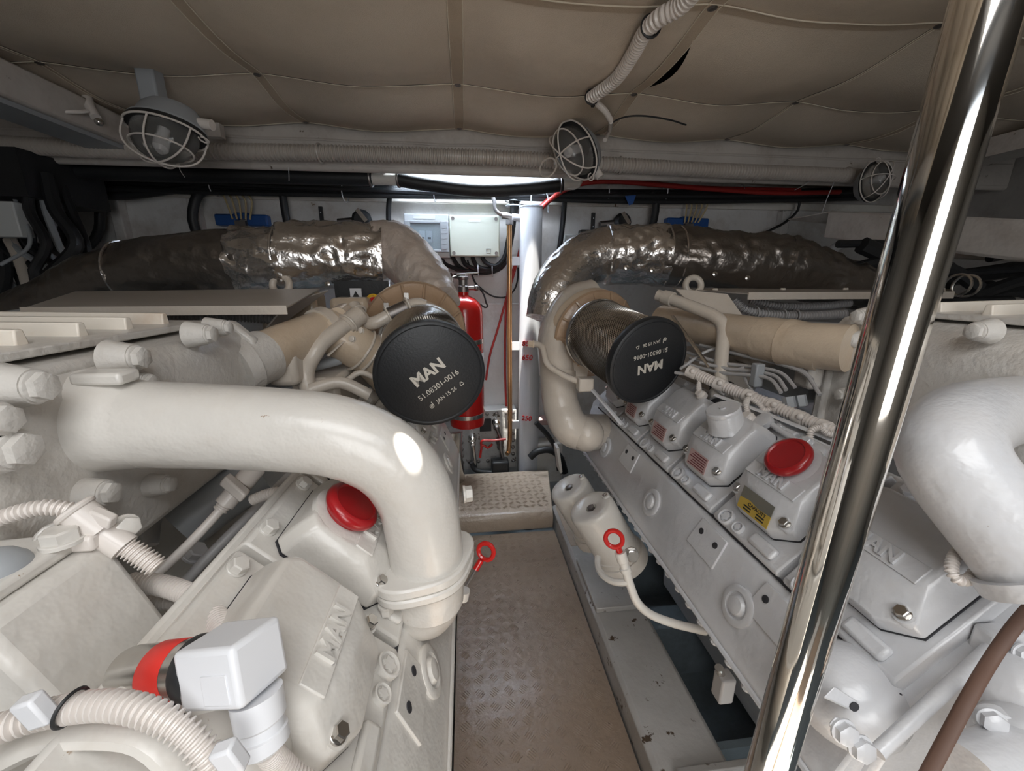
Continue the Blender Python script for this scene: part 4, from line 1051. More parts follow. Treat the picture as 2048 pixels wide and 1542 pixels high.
MB().cyl(P(448, 1010, .585), P(482, 970, .60), .0135, n=20).build('tee_body', 'conduit', cp)
MB().cyl(P(478, 975, .60), P(512, 935, .62), .015, n=20).build('upper_socket', 'conduit', cp)
MB().box(P(470, 975, .585), (.045, .016, .018), RT*.7-UP*.6).build('latch', 'conduit', cp, bevel=.003)
MB().corr(px([(505, 1000, .60), (530, 990, .60), (560, 985, .60), (580, 1000, .60), (586, 1020, .60)]), .0085, .004, .15, 12).build('branch_sleeve', 'conduit', cp)
MB().lathe([(.012, 0), (.011, .02)], P(588, 1018, .60), -NL, 16).build('branch_plug', 'conduit', cp)
# pipes in the valley of the left engine
for i_, (l, r_, mt_) in enumerate((([(300, 1090, .62), (310, 1030, .64), (350, 985, .66), (420, 960, .7)], .011, 'conduitg'), ([(330, 1210, .56), (420, 1110, .60), (520, 1010, .66), (600, 930, .72)], .008, 'conduitg'),
        ([(360, 1060, .66), (440, 1000, .70), (520, 950, .74)], .04, 'greyd'), ([(350, 1230, .53), (440, 1130, .58), (520, 1050, .63)], .006, 'pale'), ([(560, 800, .9), (600, 745, .95), (680, 720, 1.0)], .012, 'greyd'),
        ([(500, 760, .95), (560, 770, .92), (600, 750, .9)], .010, 'conduitg'), ([(620, 780, .88), (680, 765, .9), (740, 790, .92)], .014, 'pale'), ([(690, 765, .93), (720, 745, .95), (760, 760, .95)], .007, 'pale'))):
    MB().pipe(px(l), r_, .012, 12).build('pipe_run', mt_, L_)
for q in ((385, 1110, .60), (430, 1185, .50), (450, 1200, .48)): MB().hexbolt(P(*q), NL, .013, .016).build('injector_nut', 'conduitg', L_)
MB().lathe([(.016, 0), (.015, .02), (.01, .025)], P(445, 1190, .50), NL, 20).build('injector_cap', 'white', L_)
MB().lathe([(.018, 0), (.018, .014), (.012, .018)], P(480, 930, .74), NL, 20).build('injector_cap', 'pale', L_)
MB().ball(P(628, 1130, .50), .014, 18).build('blue_grey_cap', 'teal', L_, label='pale blue round cap')
# ------------------------------------------------------------------ things on the aft bulkhead
YW = 2.33
def wbox(x0, y0, x1, y1, Y, dep):
    a = PY(x0, y1, Y); b = PY(x1, y0, Y)
    return a.x, b.x, Y, Y+dep, a.z, b.z
# breaker box
x0, x1, ya, yb, z0, z1 = wbox(811, 427, 897, 515, 2.22, .125)
t = thing('breaker_box', 'grey breaker box with a clear smoked window on the aft bulkhead', 'electrical box', ((x0+x1)/2, 2.3, z0))
MB().bb(x0, x1, ya+.02, 2.348, z0, z1).build('housing', 'greybox2', t, bevel=.006)
zt, zb = z0+(z1-z0)*.83, z0+(z1-z0)*.13
# frame of the cover with a real opening, panel behind the window
fx0, fx1 = x0+.004, x1-.004; wx0, wx1 = x0+.032, x1-.045
mb = MB(); mb.bb(fx0, wx0, ya, ya+.02, zb, zt); mb.bb(wx1, fx1, ya, ya+.02, zb, zt); mb.bb(wx0, wx1, ya, ya+.02, zb, zb+.012); mb.bb(wx0, wx1, ya, ya+.02, zt-.012, zt)
mb.build('cover_frame', 'greyd', t, bevel=.002)
MB().bb(wx0, wx1, ya+.002, ya+.005, zb+.012, zt-.012).build('window', 'clear', t)
MB().bb(wx0, wx1, ya+.0185, ya+.0195, zb+.012, zt-.012).build('panel', 'greybox2', t)
for k in range(2):
    bx = (wx0+wx1)/2+.018*(k*2-1)
    o = MB().bb(bx-.016, bx+.016, ya+.008, ya+.018, (zb+zt)/2-.03, (zb+zt)/2+.03).build('breaker', 'plug', t, bevel=.002)
    MB().bb(bx-.008, bx+.008, ya+.006, ya+.012, (zb+zt)/2-.012, (zb+zt)/2-.002).build('switch', 'rubber', o)
for k in range(5):
    MB().lathe([(.012, 0), (.012, .003)], (x1-.026, ya-.003, zb+.025+(zt-zb-.05)*k/4), (0, 1, 0), 20).build('knockout', 'greyd', t)
MB().bb(x0+.05, x0+.16, ya+.017, ya+.0195, zt+.012, zt+.028).build('label_strip', 'plug', t)
# junction box
x0, x1, ya, yb, z0, z1 = wbox(901, 431, 999, 513, 2.22, .125)
t = thing('junction_box', 'plain cream grey junction box with four screws on the aft bulkhead', 'electrical box', ((x0+x1)/2, 2.3, z0))
MB().bb(x0+.003, x1-.003, ya+.03, 2.348, z0+.003, z1-.003).build('housing', 'greybox', t, bevel=.006)
MB().bb(x0, x1, ya, ya+.03, z0, z1).build('lid', 'greybox', t, bevel=.007, seg=3)
for sx in (x0+.018, x1-.018):
    for sz in (z0+.018, z1-.018):
        MB().lathe([(.009, 0), (.009, .002), (.005, .001)], (sx, ya+.0005, sz), (0, -1, 0), 18).build('screw', 'dsteel', t)
MB().bb((x0+x1)/2-.03, (x0+x1)/2+.03, ya-.001, ya+.001, z1-.033, z1-.02).build('label_strip', 'plug', t)
mb = MB(); mx, mz = x1-.06, z0+.03
mb.tube([(mx-.012, ya-.001, mz-.010), (mx+.012, ya-.001, mz-.010), (mx+.012, ya-.001, mz+.010), (mx-.012, ya-.001, mz+.010)], .0012, 5, closed=True)
mb.build('square_mark', 'greyd', t)
# cable loom under the boxes
t = thing('cable_loom', 'black cable bundle looping from the junction box up beside the copper pipe', 'cable', PY(960, 545, 2.28))
lo = [[(905, 512), (915, 530), (940, 545), (980, 545), (1008, 530), (1020, 490), (1026, 440), (1030, 405), (1022, 385)],
      [(880, 508), (890, 528), (930, 541), (975, 540), (1005, 524), (1015, 485), (1022, 440), (1024, 405), (1012, 385)],
      [(925, 512), (930, 528), (960, 541), (990, 538), (1012, 520), (1023, 480), (1030, 430), (1035, 405), (1038, 386)],
      [(945, 512), (952, 530), (975, 538), (1000, 526), (1018, 495), (1026, 450), (1029, 410), (1024, 386)],
      [(965, 512), (970, 524), (990, 532), (1008, 515), (1020, 470), (1025, 420), (1018, 386)]]
for k, l in enumerate(lo): MB().pipe([PY(a, b, 2.29-.012*k) for a, b in l], .011, .02, 8).build('cable', 'rubber', t)
for a, b in ((1022, 402), (1023, 412)): MB().torus(PY(a+4, b, 2.26), (0, 0, 1), .040, .0035, 24, 6).build('white_tie', 'plug', t)
for a, b in ((957, 548), (985, 548)): MB().torus(PY(a, b-8, 2.26), RT, .034, .002, 20, 5).build('white_tie', 'plug', t)
one(MB().pipe([PY(a, b, 2.28) for a, b in ((856, 515), (868, 528), (885, 532), (893, 540), (890, 548), (870, 547), (862, 552))], .006), 'sensor_cable', 'rubber', 'thin black cable hanging below the breaker box', 'cable', loc=PY(880, 530, 2.28))
# red battery fuses and dark terminal strip behind the left exhaust elbow
t = thing('terminal_strip', 'dark terminal strip with red insulated leads left of the extinguisher', 'terminal strip', PY(872, 575, 2.32))
a, b = PY(855, 596, 2.31), PY(884, 553, 2.31); MB().bb(a.x, b.x, 2.315, 2.348, a.z, b.z).build('strip', 'rubber', t)
for l in (((858, 552), (860, 562), (866, 580)), ((864, 552), (868, 562), (874, 584)), ((870, 553), (876, 562), (880, 586))):
    pts = [PY(a, b, 2.29) for a, b in l]; MB().pipe(pts, lambda t_: .004+.007*t_, .01, 8).build('red_lead', 'redcable', t)
    
# rust patches and a small black name plate on the wall
for lab, mt_, pts in (('flaked brown paint patch above the black plate', 'rust', ((907, 534), (925, 534), (924, 542), (915, 543), (909, 542))), ('small flaked brown paint patch left of the black plate', 'rust', ((899, 548), (903, 545), (906, 550), (903, 554), (900, 553)))):
    one(MB().loft([[PY(a, b, 2.349-e) for a, b in pts] for e in (0, .0015)]), 'paint_patch', mt_, lab, 'paint patch', loc=PY(*pts[0], 2.349))
a, b = PY(908, 557, 2.34), PY(930, 547, 2.34)
one(MB().bb(a.x, b.x, 2.343, 2.349, a.z, b.z), 'name_plate', 'rubber', 'small black engraved plate on the bulkhead above the red extinguisher', 'sign', loc=((a+b)/2))
# ---- red fire extinguisher bottle
e0 = P(935, 850, 2.10); ez = P(935, 592, 2.05).z; ez0 = e0.z
ex, ey = e0.x, e0.y; rE = .090
t = thing('fire_extinguisher', 'red gas fire extinguisher bottle strapped to the aft bulkhead', 'fire extinguisher', (ex, ey, ez0))
MB().lathe([(rE*.8, 0), (rE*.97, .008), (rE, .03), (rE, ez-ez0-.085), (rE*.97, ez-ez0-.055), (rE*.85, ez-ez0-.028), (rE*.62, ez-ez0-.008), (rE*.35, ez-ez0+.003), (.024, ez-ez0+.008), (.024, ez-ez0+.03)], (ex, ey, ez0), (0, 0, 1), 48).build('cylinder', 'redp', t)
vz = ez+.02
MB().lathe([(.020, 0), (.026, .004), (.026, .03), (.022, .034), (.022, .06), (.028, .066), (.028, .075), (.01, .078)], (ex, ey, vz), (0, 0, 1), 20).build('valve', 'dsteel', t)
MB().pipe([(ex-.03, ey, vz+.075), (ex-.05, ey-.01, vz+.07), (ex-.045, ey-.01, vz+.02)], .004).build('lever', 'steel', t)
MB().tube([(ex-.03, ey, vz+.085), (ex+.075, ey, vz+.092)], .004, 8).build('handle', 'steel', t)
MB().cyl((ex+.02, ey, vz+.022), (ex+.065, ey, vz+.022), .010, n=12).build('outlet', 'dsteel', t)
MB().ball((ex+.062, ey, vz+.022), .015, 12).build('outlet_nut', 'dsteel', t)
for zz in (ez0+.055, ez0+(ez-ez0)*.66):
    MB().lathe([(rE+.0005, 0), (rE+.003, .001), (rE+.003, .022), (rE+.0005, .023)], (ex, ey, zz), (0, 0, 1), 48, cap=False).build('steel_strap', 'steel', t)
MB().lathe([(rE+.0006, 0), (rE+.0012, .001), (rE+.0012, .11), (rE+.0006, .111)], (ex, ey, ez0+(ez-ez0)*.42), (0, 0, 1), 48, cap=False).build('paper_label', 'plug', t, label='white paper label')
MB().pipe([V((ex+.06, ey, vz+.022))]+[PY(a, b, 2.1) for a, b in ((960, 578), (968, 590), (972, 605), (975, 612), (970, 615), (960, 608))], .0045).build('pressure_line', 'rubber', t)
one(MB().pipe([PY(a, b, 2.31) for a, b in ((935, 520), (948, 560), (960, 575), (985, 592), (1012, 594), (1028, 580), (1035, 560), (1036, 535))], .0045), 'signal_cable', 'rubber', 'thin black cable drooping across the wall right of the extinguisher', 'cable', loc=PY(985, 592, 2.3))
# ---- white sounding tube with red hand-written marks
q0 = PY(1046, 942, 2.20); q1 = PY(1062, 416, 2.20); tx_ = q1.x; 
t = thing('sounding_tube', 'tall white vertical tube with red handwritten marks by the copper pipe', 'pipe', (tx_, 2.20, -.30))
MB().lathe([(.060, 0), (.060, q1.z+.30)], (tx_, 2.20, -.30), (0, 0, 1), 48).build('tube', 'tube', t)
MB().lathe([(.063, 0), (.063, .006), (.058, .008), (.012, .010), (.010, .018)], (tx_, 2.20, q1.z), (0, 0, 1), 40).build('cap', 'greyd', t)
MB().pipe([(tx_, 2.2, q1.z+.015), (tx_+.005, 2.2, q1.z+.07), (tx_+.05, 2.2, q1.z+.10), (tx_+.085, 2.2, q1.z+.06), (tx_+.09, 2.2, q1.z-.02)], .0035).build('vent_wire', 'greyd', t)
for zz, s_ in ((PY(1042, 688, 2.14).z, '850'), (PY(1042, 716, 2.14).z, '650'), (PY(1036, 838, 2.14).z, '250')):
    text_mb(MB(), s_, .040, (tx_-.022, 2.20-.0575, zz), V((1, -.38, 0)), (0, 0, 1), .010, .006, shear=.15).build('handwritten_mark', 'marker', t, label='red handwritten number '+s_)
for k, zz in enumerate((PY(1020, 692, 2.2).z, PY(1020, 850, 2.2).z, PY(1020, 522, 2.2).z)):
    MB().bb(tx_-.125, tx_-.05, 2.19, 2.215, zz-.022, zz+.022).build('bracket', 'tube', t)
MB().cyl((tx_-.055, 2.2, q1.z-.05), (tx_-.10, 2.2, q1.z-.045), .018).build('side_branch', 'tube', t)
MB().cyl((tx_-.09, 2.2, q1.z-.045), (tx_-.15, 2.2, q1.z-.04), .014).build('brass_union', 'dsteel', t)
# ---- copper pipe and its upper tail
cx_ = PY(1019, 560, 2.19).x
one(MB().pipe([(cx_, 2.19, PY(1019, 446, 2.19).z), (cx_, 2.19, .9), (cx_, 2.19, PY(1010, 880, 2.19).z), (cx_-.02, 2.17, PY(1010, 905, 2.19).z)], .0135, .03, 20), 'copper_pipe', 'copper', 'bright vertical copper pipe left of the white sounding tube', 'pipe', loc=(cx_, 2.19, .2))
o = one(MB().pipe([PY(a, b, 2.2) for a, b in ((985, 390), (989, 405), (990, 418), (1000, 428), (1018, 430), (1019, 448))], .010), 'steel_elbow_pipe', 'dsteel', 'short dark elbow pipe joining the top of the copper pipe', 'pipe', loc=PY(1000, 428, 2.2))
MB().hexbolt(PY(1019, 438, 2.19), (0, 0, -1), .019, .03, False).build('union_nut', 'dsteel', o)
for lab, l in (('red cable slanting down behind the copper pipe from the right', ((1100, 400), (1075, 430), (1045, 480), (1030, 540), (1012, 600), (995, 660), (980, 710), (972, 760))), ('red cable running straight down behind the copper pipe', ((1034, 520), (1020, 560), (1012, 620), (1010, 720), (1012, 800), (1016, 850)))):
    one(MB().pipe([PY(a, b, 2.30) for a, b in l], .0065), 'red_cable', 'redcable', lab, 'cable', loc=PY(*l[0], 2.3))
one(MB().pipe([PY(a, b, 2.20) for a, b in ((1074, 425), (1100, 400), (1130, 380), (1170, 366), (1230, 363), (1320, 370), (1450, 380), (1560, 386), (1680, 384))], .012), 'red_battery_cable', 'redcable', 'thick red cable sweeping right above the right exhaust pipe', 'cable', loc=PY(1170, 366, 2.2))
one(MB().pipe([PY(a, b, 2.22) for a, b in ((1074, 420), (1100, 396), (1135, 375), (1180, 362), (1260, 362), (1400, 375), (1600, 380))], .010), 'red_battery_cable', 'redcable', 'thinner red cable running above the thick red one', 'cable', loc=PY(1180, 362, 2.2))
one(MB().pipe([PY(a, b, 2.29) for a, b in ((1130, 395), (1125, 450), (1118, 500), (1105, 545), (1096, 580), (1090, 640))], .014), 'cable_drop', 'rubber', 'dark twisted cable hanging between the white tube and the right exhaust elbow', 'cable', loc=PY(1125, 450, 2.29))
one(MB().pipe([PY(a, b, 2.29) for a, b in ((780, 385), (777, 420), (778, 470), (780, 520))], .013), 'cable_drop', 'rubber', 'dark cable hanging left of the breaker box', 'cable', loc=PY(778, 450, 2.29))
# ---- bottom: bolted tank cover with valves and red-handled pipework
a, b = PY(918, 930, 2.20), PY(1034, 822, 2.20)
t = thing('valve_panel', 'grey bolted cover plate with small valves low on the aft bulkhead', 'panel', ((a.x+b.x)/2, 2.25, a.z))
MB().bb(a.x, b.x, 2.23, 2.348, a.z-.05, b.z).build('cover_plate', 'girder', t, bevel=.004)
for k in range(8):
    for q in ((a.x+.02, a.z+.0+(b.z-a.z-.02)*k/7), (b.x-.02, a.z+.0+(b.z-a.z-.02)*k/7)):
        bolt(t, (q[0], 2.229, q[1]), (0, -1, 0), .009, .010, 'dsteel')
for k in range(5):
    bolt(t, (a.x+.06+(b.x-a.x-.12)*k/4, 2.229, b.z-.02), (0, -1, 0), .009, .010, 'dsteel'); bolt(t, (a.x+.06+(b.x-a.x-.12)*k/4, 2.229, a.z+.005), (0, -1, 0), .009, .010, 'dsteel')
for q in ((945, 880, 'steel'), (993, 847, 'steel'), (1000, 885, 'dsteel')):
    c_ = PY(q[0], q[1], 2.19); vv = MB().lathe([(.02, 0), (.026, .012), (.018, .03), (.022, .045), (.012, .06)], c_+V((0, .04, 0)), (0, -1, 0), 16).build('valve', q[2], t)
    MB().ball(c_+V((0, -.02, -.02)), .02, 12).build('valve_body', q[2], vv)
MB().pipe([PY(x_, y_, 2.14) for x_, y_ in ((945, 890), (948, 910), (950, 935))], .012).build('drain_pipe', 'steel', t)
MB().pipe([PY(x_, y_, 2.14) for x_, y_ in ((993, 855), (1000, 875), (1002, 900), (1008, 925))], .010).build('drain_pipe', 'dsteel', t)
MB().pipe([PY(x_, y_, 2.12) for x_, y_ in ((963, 895), (964, 882), (985, 881), (1012, 878))], .007).build('red_pipe', 'redp', t, label='thin red painted pipe')
MB().pipe([PY(x_, y_, 2.12) for x_, y_ in ((960, 915), (965, 890), (975, 896), (985, 888))], .007).build('red_pipe', 'redp', t, label='thin red painted pipe')
a, b = PY(960, 866, 2.2), PY(983, 840, 2.2); MB().bb(a.x, b.x, 2.222, 2.228, a.z, b.z).build('data_plate', 'rubber', t, label='black data plate')
o = MB().pipe([PY(x_, y_, 2.1) for x_, y_ in ((943, 925), (950, 940), (980, 945), (1000, 943))], .012).build('black_hose', 'rubber', t)
one(MB().box(PY(1000, 938, 2.12), (.10, .08, .12)), 'bilge_pump', 'rubber', 'small black bilge pump behind the step plate', 'pump', loc=PY(1000, 950, 2.12), bevel=.01)
one(MB().box(PY(1090, 905, 2.22)+V((0, 0, -.05)), (.20, .10, .26)), 'battery_box', 'wallw', 'cream box low on the bulkhead right of the white tube', 'box', loc=PY(1090, 950, 2.22), bevel=.01)
one(MB().box(PY(1088, 840, 2.25), (.12, .10, .03)), 'timber_block', 'stickp', 'small stained timber block on the cream box', 'block', loc=PY(1088, 845, 2.25), bevel=.003)
one(MB().pipe([PY(x_, y_, 2.08) for x_, y_ in ((1060, 915), (1075, 903), (1100, 900), (1120, 915), (1130, 945))], .020), 'bilge_hose', 'rubber', 'thick black hose curving behind the step plate', 'hose', loc=PY(1100, 900, 2.08))
one(MB().pipe([PY(x_, y_, 2.02) for x_, y_ in ((1072, 845), (1095, 870), (1112, 900), (1118, 940))], .014), 'black_hose', 'rubber', 'black hose dropping past the right turbocharger duct', 'hose', loc=PY(1095, 870, 2.02))
one(MB().box(P(1116, 915, 1.62), (.012, .06, .11), V((1, .2, .15)).normalized()), 'upright_plate', 'wallw', 'small upright white plate beside the far oil filter', 'plate', loc=P(1116, 945, 1.62), bevel=.002)
one(MB().pipe([PY(x_, y_, 2.0) for x_, y_ in ((905, 860), (903, 900), (910, 960))], .055, n=24), 'steel_duct', 'steel', 'bright steel pipe standing behind the big white elbow', 'pipe', loc=PY(905, 950, 2.0))

# ---- sea cocks, blue boxes and brackets on the wall behind the lagging
for lab, cxy in (('black actuator valve on the wall above the left exhaust pipe', (722, 440)), ('black actuator valve on the wall above the right exhaust pipe', (1245, 445))):
    c_ = PY(*cxy, 2.27); t = thing('wall_valve', lab, 'valve', c_)
    MB().lathe([(.045, 0), (.05, .01), (.05, .03), (.035, .045)], c_+V((0, .03, 0)), (.1, -1, .1), 12).build('body', 'rubber', t)
    MB().box(c_+V((.01, -.02, .02)), (.02, .012, .07), V((.8, 0, .6))).build('lever', 'steel', t)
    MB().cyl(c_+V((-.12, .02, -.01)), c_+V((-.03, .02, 0)), .018, n=12).build('pipe_stub', 'dsteel', t)
for lab, cxy, w_ in (('small black perforated bracket on the wall above the left exhaust pipe', (643, 434), .018), ('small black upright bracket on the wall above the right exhaust pipe', (1186, 445), .02)):
    c_ = PY(*cxy, 2.335); t = thing('wall_bracket', lab, 'bracket', c_)
    MB().box(c_, (w_, .012, .10)).build('plate', 'rubber', t)
    for k in (-1, 1): MB().lathe([(.003, 0), (.003, .001)], c_+V((0, -.0065, .022*k)), (0, -1, 0), 8).build('hole', 'plug', t)
one(MB().box(PY(1180, 470, 2.30), (.12, .06, .05)), 'relay_box', 'rubber', 'black relay box left of the right exhaust elbow', 'electrical box', loc=PY(1180, 478, 2.3), bevel=.004)
one(MB().box(PY(1143, 500, 2.33), (.09, .03, .16)), 'switch_box', 'greybox2', 'pale grey switch box behind the right exhaust elbow', 'electrical box', loc=PY(1143, 525, 2.33), bevel=.006)
for lab, (a, b), n_ in (('blue plastic clamp block on the wall above the left exhaust pipe', (487, 441), 1), ('blue plastic clamp block on the wall above the right exhaust pipe', (1372, 447), 2)):
    c_ = PY(a, b, 2.32); t = thing('clamp_block', lab, 'clamp', c_+V((0, 0, -.04)))
    for dx in (-.075, .075): MB().box(c_+V((dx, 0, 0)), (.10, .05, .055)).build('blue_body', 'blue', t, bevel=.008)
    MB().box(c_+V((0, 0, .02)), (.07, .04, .03)).build('bridge', 'blue', t, bevel=.004)
    MB().box(c_+V((0, -.03, -.02)), (.05, .02, .03)).build('terminal', 'dsteel', t)
    for k in range(5):
        x_ = c_.x+.02*(k-2)+.03
        MB().pipe([(x_-.05, 2.27, 1.58), (x_-.03+.01*k, 2.26, c_.z+.09), (x_-.02, 2.28, c_.z)], .0045, .015, 6).build('cream_wire', 'cream', t)
a_ = PY(1259, 402, 2.2)
one(MB().loft([[PY(1250, 392, 2.18), PY(1272, 390, 2.18), PY(1266, 408, 2.18), PY(1258, 411, 2.18)], [PY(1250, 392, 2.184), PY(1272, 390, 2.184), PY(1266, 408, 2.184), PY(1258, 411, 2.184)]]), 'blue_tape', 'blue', 'scrap of blue tape on the black cable run right of the hatch', 'tape', loc=a_)

# ---- cable runs under the deck along the bulkhead
random.seed(9)
t = thing('cable_run', 'thick bundle of black cables running along the top of the aft bulkhead', 'cable', PY(1000, 388, 2.27))
runs = [[(-60, 345), (200, 358), (420, 368), (620, 375), (800, 383), (1000, 388), (1200, 392), (1400, 395), (1560, 392), (1760, 385)],
        [(-60, 362), (180, 372), (420, 380), (620, 384), (800, 388), (1000, 391), (1220, 398), (1380, 399), (1560, 396), (1760, 392)],
        [(-60, 330), (160, 345), (380, 360), (560, 369), (790, 378), (980, 385), (1200, 387), (1400, 388), (1600, 386), (1760, 378)]]
for k, l in enumerate(runs):
    for j in range(3):
        q = [PY(a+random.uniform(-4, 4), b+j*4-4, 2.28-.02*j-.012*k) for a, b in l]
        MB().pipe(q, .013, .04, 8).build('cable', 'rubber', t)
for a in (180, 430, 690, 870, 1090, 1215, 1330, 1480):
    MB().torus(PY(a, 386 if a > 500 else 374, 2.25), RT, .042, .0025, 20, 5).build('white_tie', 'plug', t)
# big black vent hose with white tees
t = thing('vent_hose', 'thick black rubber hose with white tees sagging below the deck hatch', 'hose', PY(960, 378, 2.08))
MB().pipe([PY(a, b, 1.99) for a, b in ((-80, 325), (0, 335), (100, 342), (300, 348), (500, 352), (745, 357))], .030, .03, 16).build('hose_length', 'rubber', t)
MB().pipe([PY(a, b, 1.99) for a, b in ((795, 358), (850, 368), (950, 380), (1050, 377), (1125, 369))], .030, .03, 16).build('hose_length', 'rubber', t)
MB().pipe([PY(a, b, 1.99) for a, b in ((735, 357), (770, 358), (803, 359))], .026, .02, 16).build('tee', 'white', t, label='white plastic tee')
MB().cyl(PY(767, 358, 1.99), PY(767, 343, 1.99), .022).build('tee_branch', 'white', t)
MB().pipe([PY(a, b, 1.99) for a, b in ((1118, 369), (1140, 368), (1152, 366), (1155, 352), (1154, 335))], .026, .01, 16).build('elbow', 'wallw', t, label='white plastic elbow')
for a, b in ((742, 357), (797, 358), (1122, 369)):
    MB().torus(PY(a, b, 1.99), RT, .032, .005, 28, 6).build('hose_clamp', 'dsteel', t)
# grey corrugated ceiling hose
t = thing('corrugated_hose', 'long grey corrugated hose clipped along the front of the deck beam', 'hose', PY(1000, 315, 1.83))
MB().corr([PY(a, b, 1.825) for a, b in ((-120, 282), (60, 292), (250, 300), (450, 303), (700, 307), (1000, 316), (1200, 328), (1420, 340), (1600, 347), (1720, 352))], .030, .014, .14, 16).build('hose', 'hose', t)
for a, b in ((1240, 331), (640, 306)):
    MB().torus(PY(a, b, 1.825), RT, .0325, .004, 28, 6).build('clip', 'hose', t)
# hanging cable ties
for k, (lab, l) in enumerate((('short white cable tie tail below the leftmost bulkhead lamp', ((358, 322), (360, 340), (370, 355))), ('white cable tie tail hanging left of centre below the grey hose', ((577, 335), (578, 350), (578, 362))), ('white cable tie tail at the far left under the grey hose', ((8, 318), (12, 330), (28, 342))),
       ('long white cable tie tail left of the rightmost lamp', ((1674, 352), (1655, 395), (1641, 434))), ('slanted white cable tie tail left of the rightmost lamp', ((1630, 356), (1608, 370), (1590, 380))))):
    one(MB().pipe([PY(a, b, 1.85) for a, b in l], .0022, .01, 6, flat=.5), 'cable_tie', 'plug', lab, 'cable tie', loc=PY(*l[0], 1.85))
# upper right conduit over the quilt
t = thing('ceiling_conduit', 'pale corrugated conduit held by black ties across the quilted deckhead', 'conduit', PZ(1230, 120, 1.72))
MB().corr([PZ(a, b, 1.700) for a, b in ((1400, -30), (1360, 12), (1320, 35), (1290, 65), (1265, 110), (1230, 160), (1182, 196))], .0185, .012, .16, 16).build('conduit', 'conduit', t)
MB().corr([PZ(a, b, 1.705) for a, b in ((1190, 203), (1210, 222), (1221, 240))], .010, .006, .15, 12).build('thin_conduit', 'conduit', t)
for a, b, r_ in ((1302, 52, .0215), (1184, 194, .0205)):
    tt_ = MB().torus(PZ(a, b, 1.702), PZ(1265, 110, 1.70)-PZ(1230, 160, 1.7), r_, .003, 24, 6).build('black_tie', 'rubber', t)
    MB().box(PZ(a+2, b+16, 1.69), (.010, .012, .010)).build('tie_head', 'rubber', t)
one(MB().pipe([PZ(a, b, 1.70) for a, b in ((1222, 246), (1250, 234), (1290, 232), (1340, 240), (1372, 250))], .0028), 'zip_tie', 'rubber', 'long black cable tie sticking out right of the middle lamp', 'cable tie', loc=PZ(1240, 240, 1.7))
one(MB().pipe([PZ(1222, 243, 1.70), P(1219, 262, 1.6), P(1210, 280, 1.56)], .008), 'lamp_cable', 'conduit', 'short pale cable dropping into the middle bulkhead lamp', 'cable', loc=P(1219, 262, 1.6))

# ------------------------------------------------------------------ bulkhead lamps
def blamp(lab, c, ax, lon, s=1.0, mount=None):
    c = V(c); ax = V(ax).normalized(); lon = V(lon); lon = (lon-ax*lon.dot(ax)).normalized(); w_ = ax.cross(lon)
    t = thing('bulkhead_lamp', lab, 'lamp', mount if mount is not None else c-ax*.05*s, 'caged bulkhead lamps')
    a_, b_ = .095*s, .062*s
    def oval(h, k, n=40): return [c+ax*h+lon*(a_*k*math.cos(2*math.pi*i/n))+w_*(b_*k*math.sin(2*math.pi*i/n)) for i in range(n)]
    MB().loft([oval(-.060*s, .72), oval(-.045*s, .86), oval(-.008*s, .98), oval(-.006*s, 1.08), oval(0, 1.08)]).build('lamp_base', 'greyd', t)
    MB().loft([oval(0, 1.10), oval(.012*s, 1.10)]).build('gasket', 'rubber', t)
    rings = []
    for i in range(15):
        th = math.pi/2*i/14.5; rr = math.cos(th)**.75
        n = 96; ring = []
        for k in range(n):
            a0 = 2*math.pi*k/n; ripple = 1+.018*math.cos(k*math.pi)
            ring.append(c+ax*(.012*s+.085*s*math.sin(th))+lon*(a_*.92*rr*math.cos(a0)*ripple)+w_*(b_*.92*rr*math.sin(a0)*ripple))
        rings.append(ring)
    MB().loft(rings).build('glass_dome', 'glass', t, ang=80)
    MB().lathe([(.012*s, 0), (.012*s, .03*s), (.016*s, .04*s), (.016*s, .06*s), (.008*s, .07*s)], c+ax*.0+lon*.0, ax, 16).build('bulb', 'plug', t)
    # wire cage
    def wire(pts, nm='cage_wire', r=.0026): MB().tube(pts, r*s, 7).build(nm, 'conduit', t)
    MB().tube(oval(.014*s, 1.12), .003*s, 7, closed=True).build('cage_ring', 'conduit', t)
    MB().tube(oval(.065*s, .86), .0026*s, 7, closed=True).build('cage_ring', 'conduit', t)
    for ph in (0, 1, 2):
        an = math.pi*ph/3+.5
        pts = []
        for i in range(25):
            th = math.pi*i/24; cs = math.cos(th); hh = math.sin(th)**.6
            pts.append(c+ax*(.014*s+.095*s*hh)+lon*(a_*1.1*cs*math.cos(an))+w_*(b_*1.1*cs*math.sin(an)))
        wire(pts)
    MB().tube([c+ax*(.02*s)+lon*(a_*1.12)+w_*(.012*math.cos(k*.6))*s+lon*(.012*s*math.sin(k*.6)) for k in range(10)], .0022*s, 6).build('cage_clip', 'conduit', t)
    MB().cyl(c-ax*.03*s+lon*(a_*.8), c-ax*.03*s+lon*(a_*1.25), .014*s).build('cable_gland', 'conduit', t)
    return t
LAMP1 = blamp('leftmost caged bulkhead lamp with ribbed glass, under the left girder', P(335, 256, 1.14), -UP*.96-RT*.12-FW*.15, RT*.93-UP*.36, 1.0, P(310, 205, 1.18))
LAMP2 = blamp('middle caged bulkhead lamp, tilted, right of the deck hatch', P(1158, 300, 1.50), -RT*.75-UP*.5-FW*.6, RT*.45-UP*.9, 1.04)
LAMP3 = blamp('rightmost caged bulkhead lamp, dim, left of the steel stanchion', P(1742, 365, 1.72), -FW*.9-UP*.1, UP*1+RT*.1, .80)
MB().tube([P(1742, 365, 1.78), V((P(1742, 365, 1.78).x, 1.90, 1.64))], .03, 12).build('mount_block', 'beam', LAMP3)
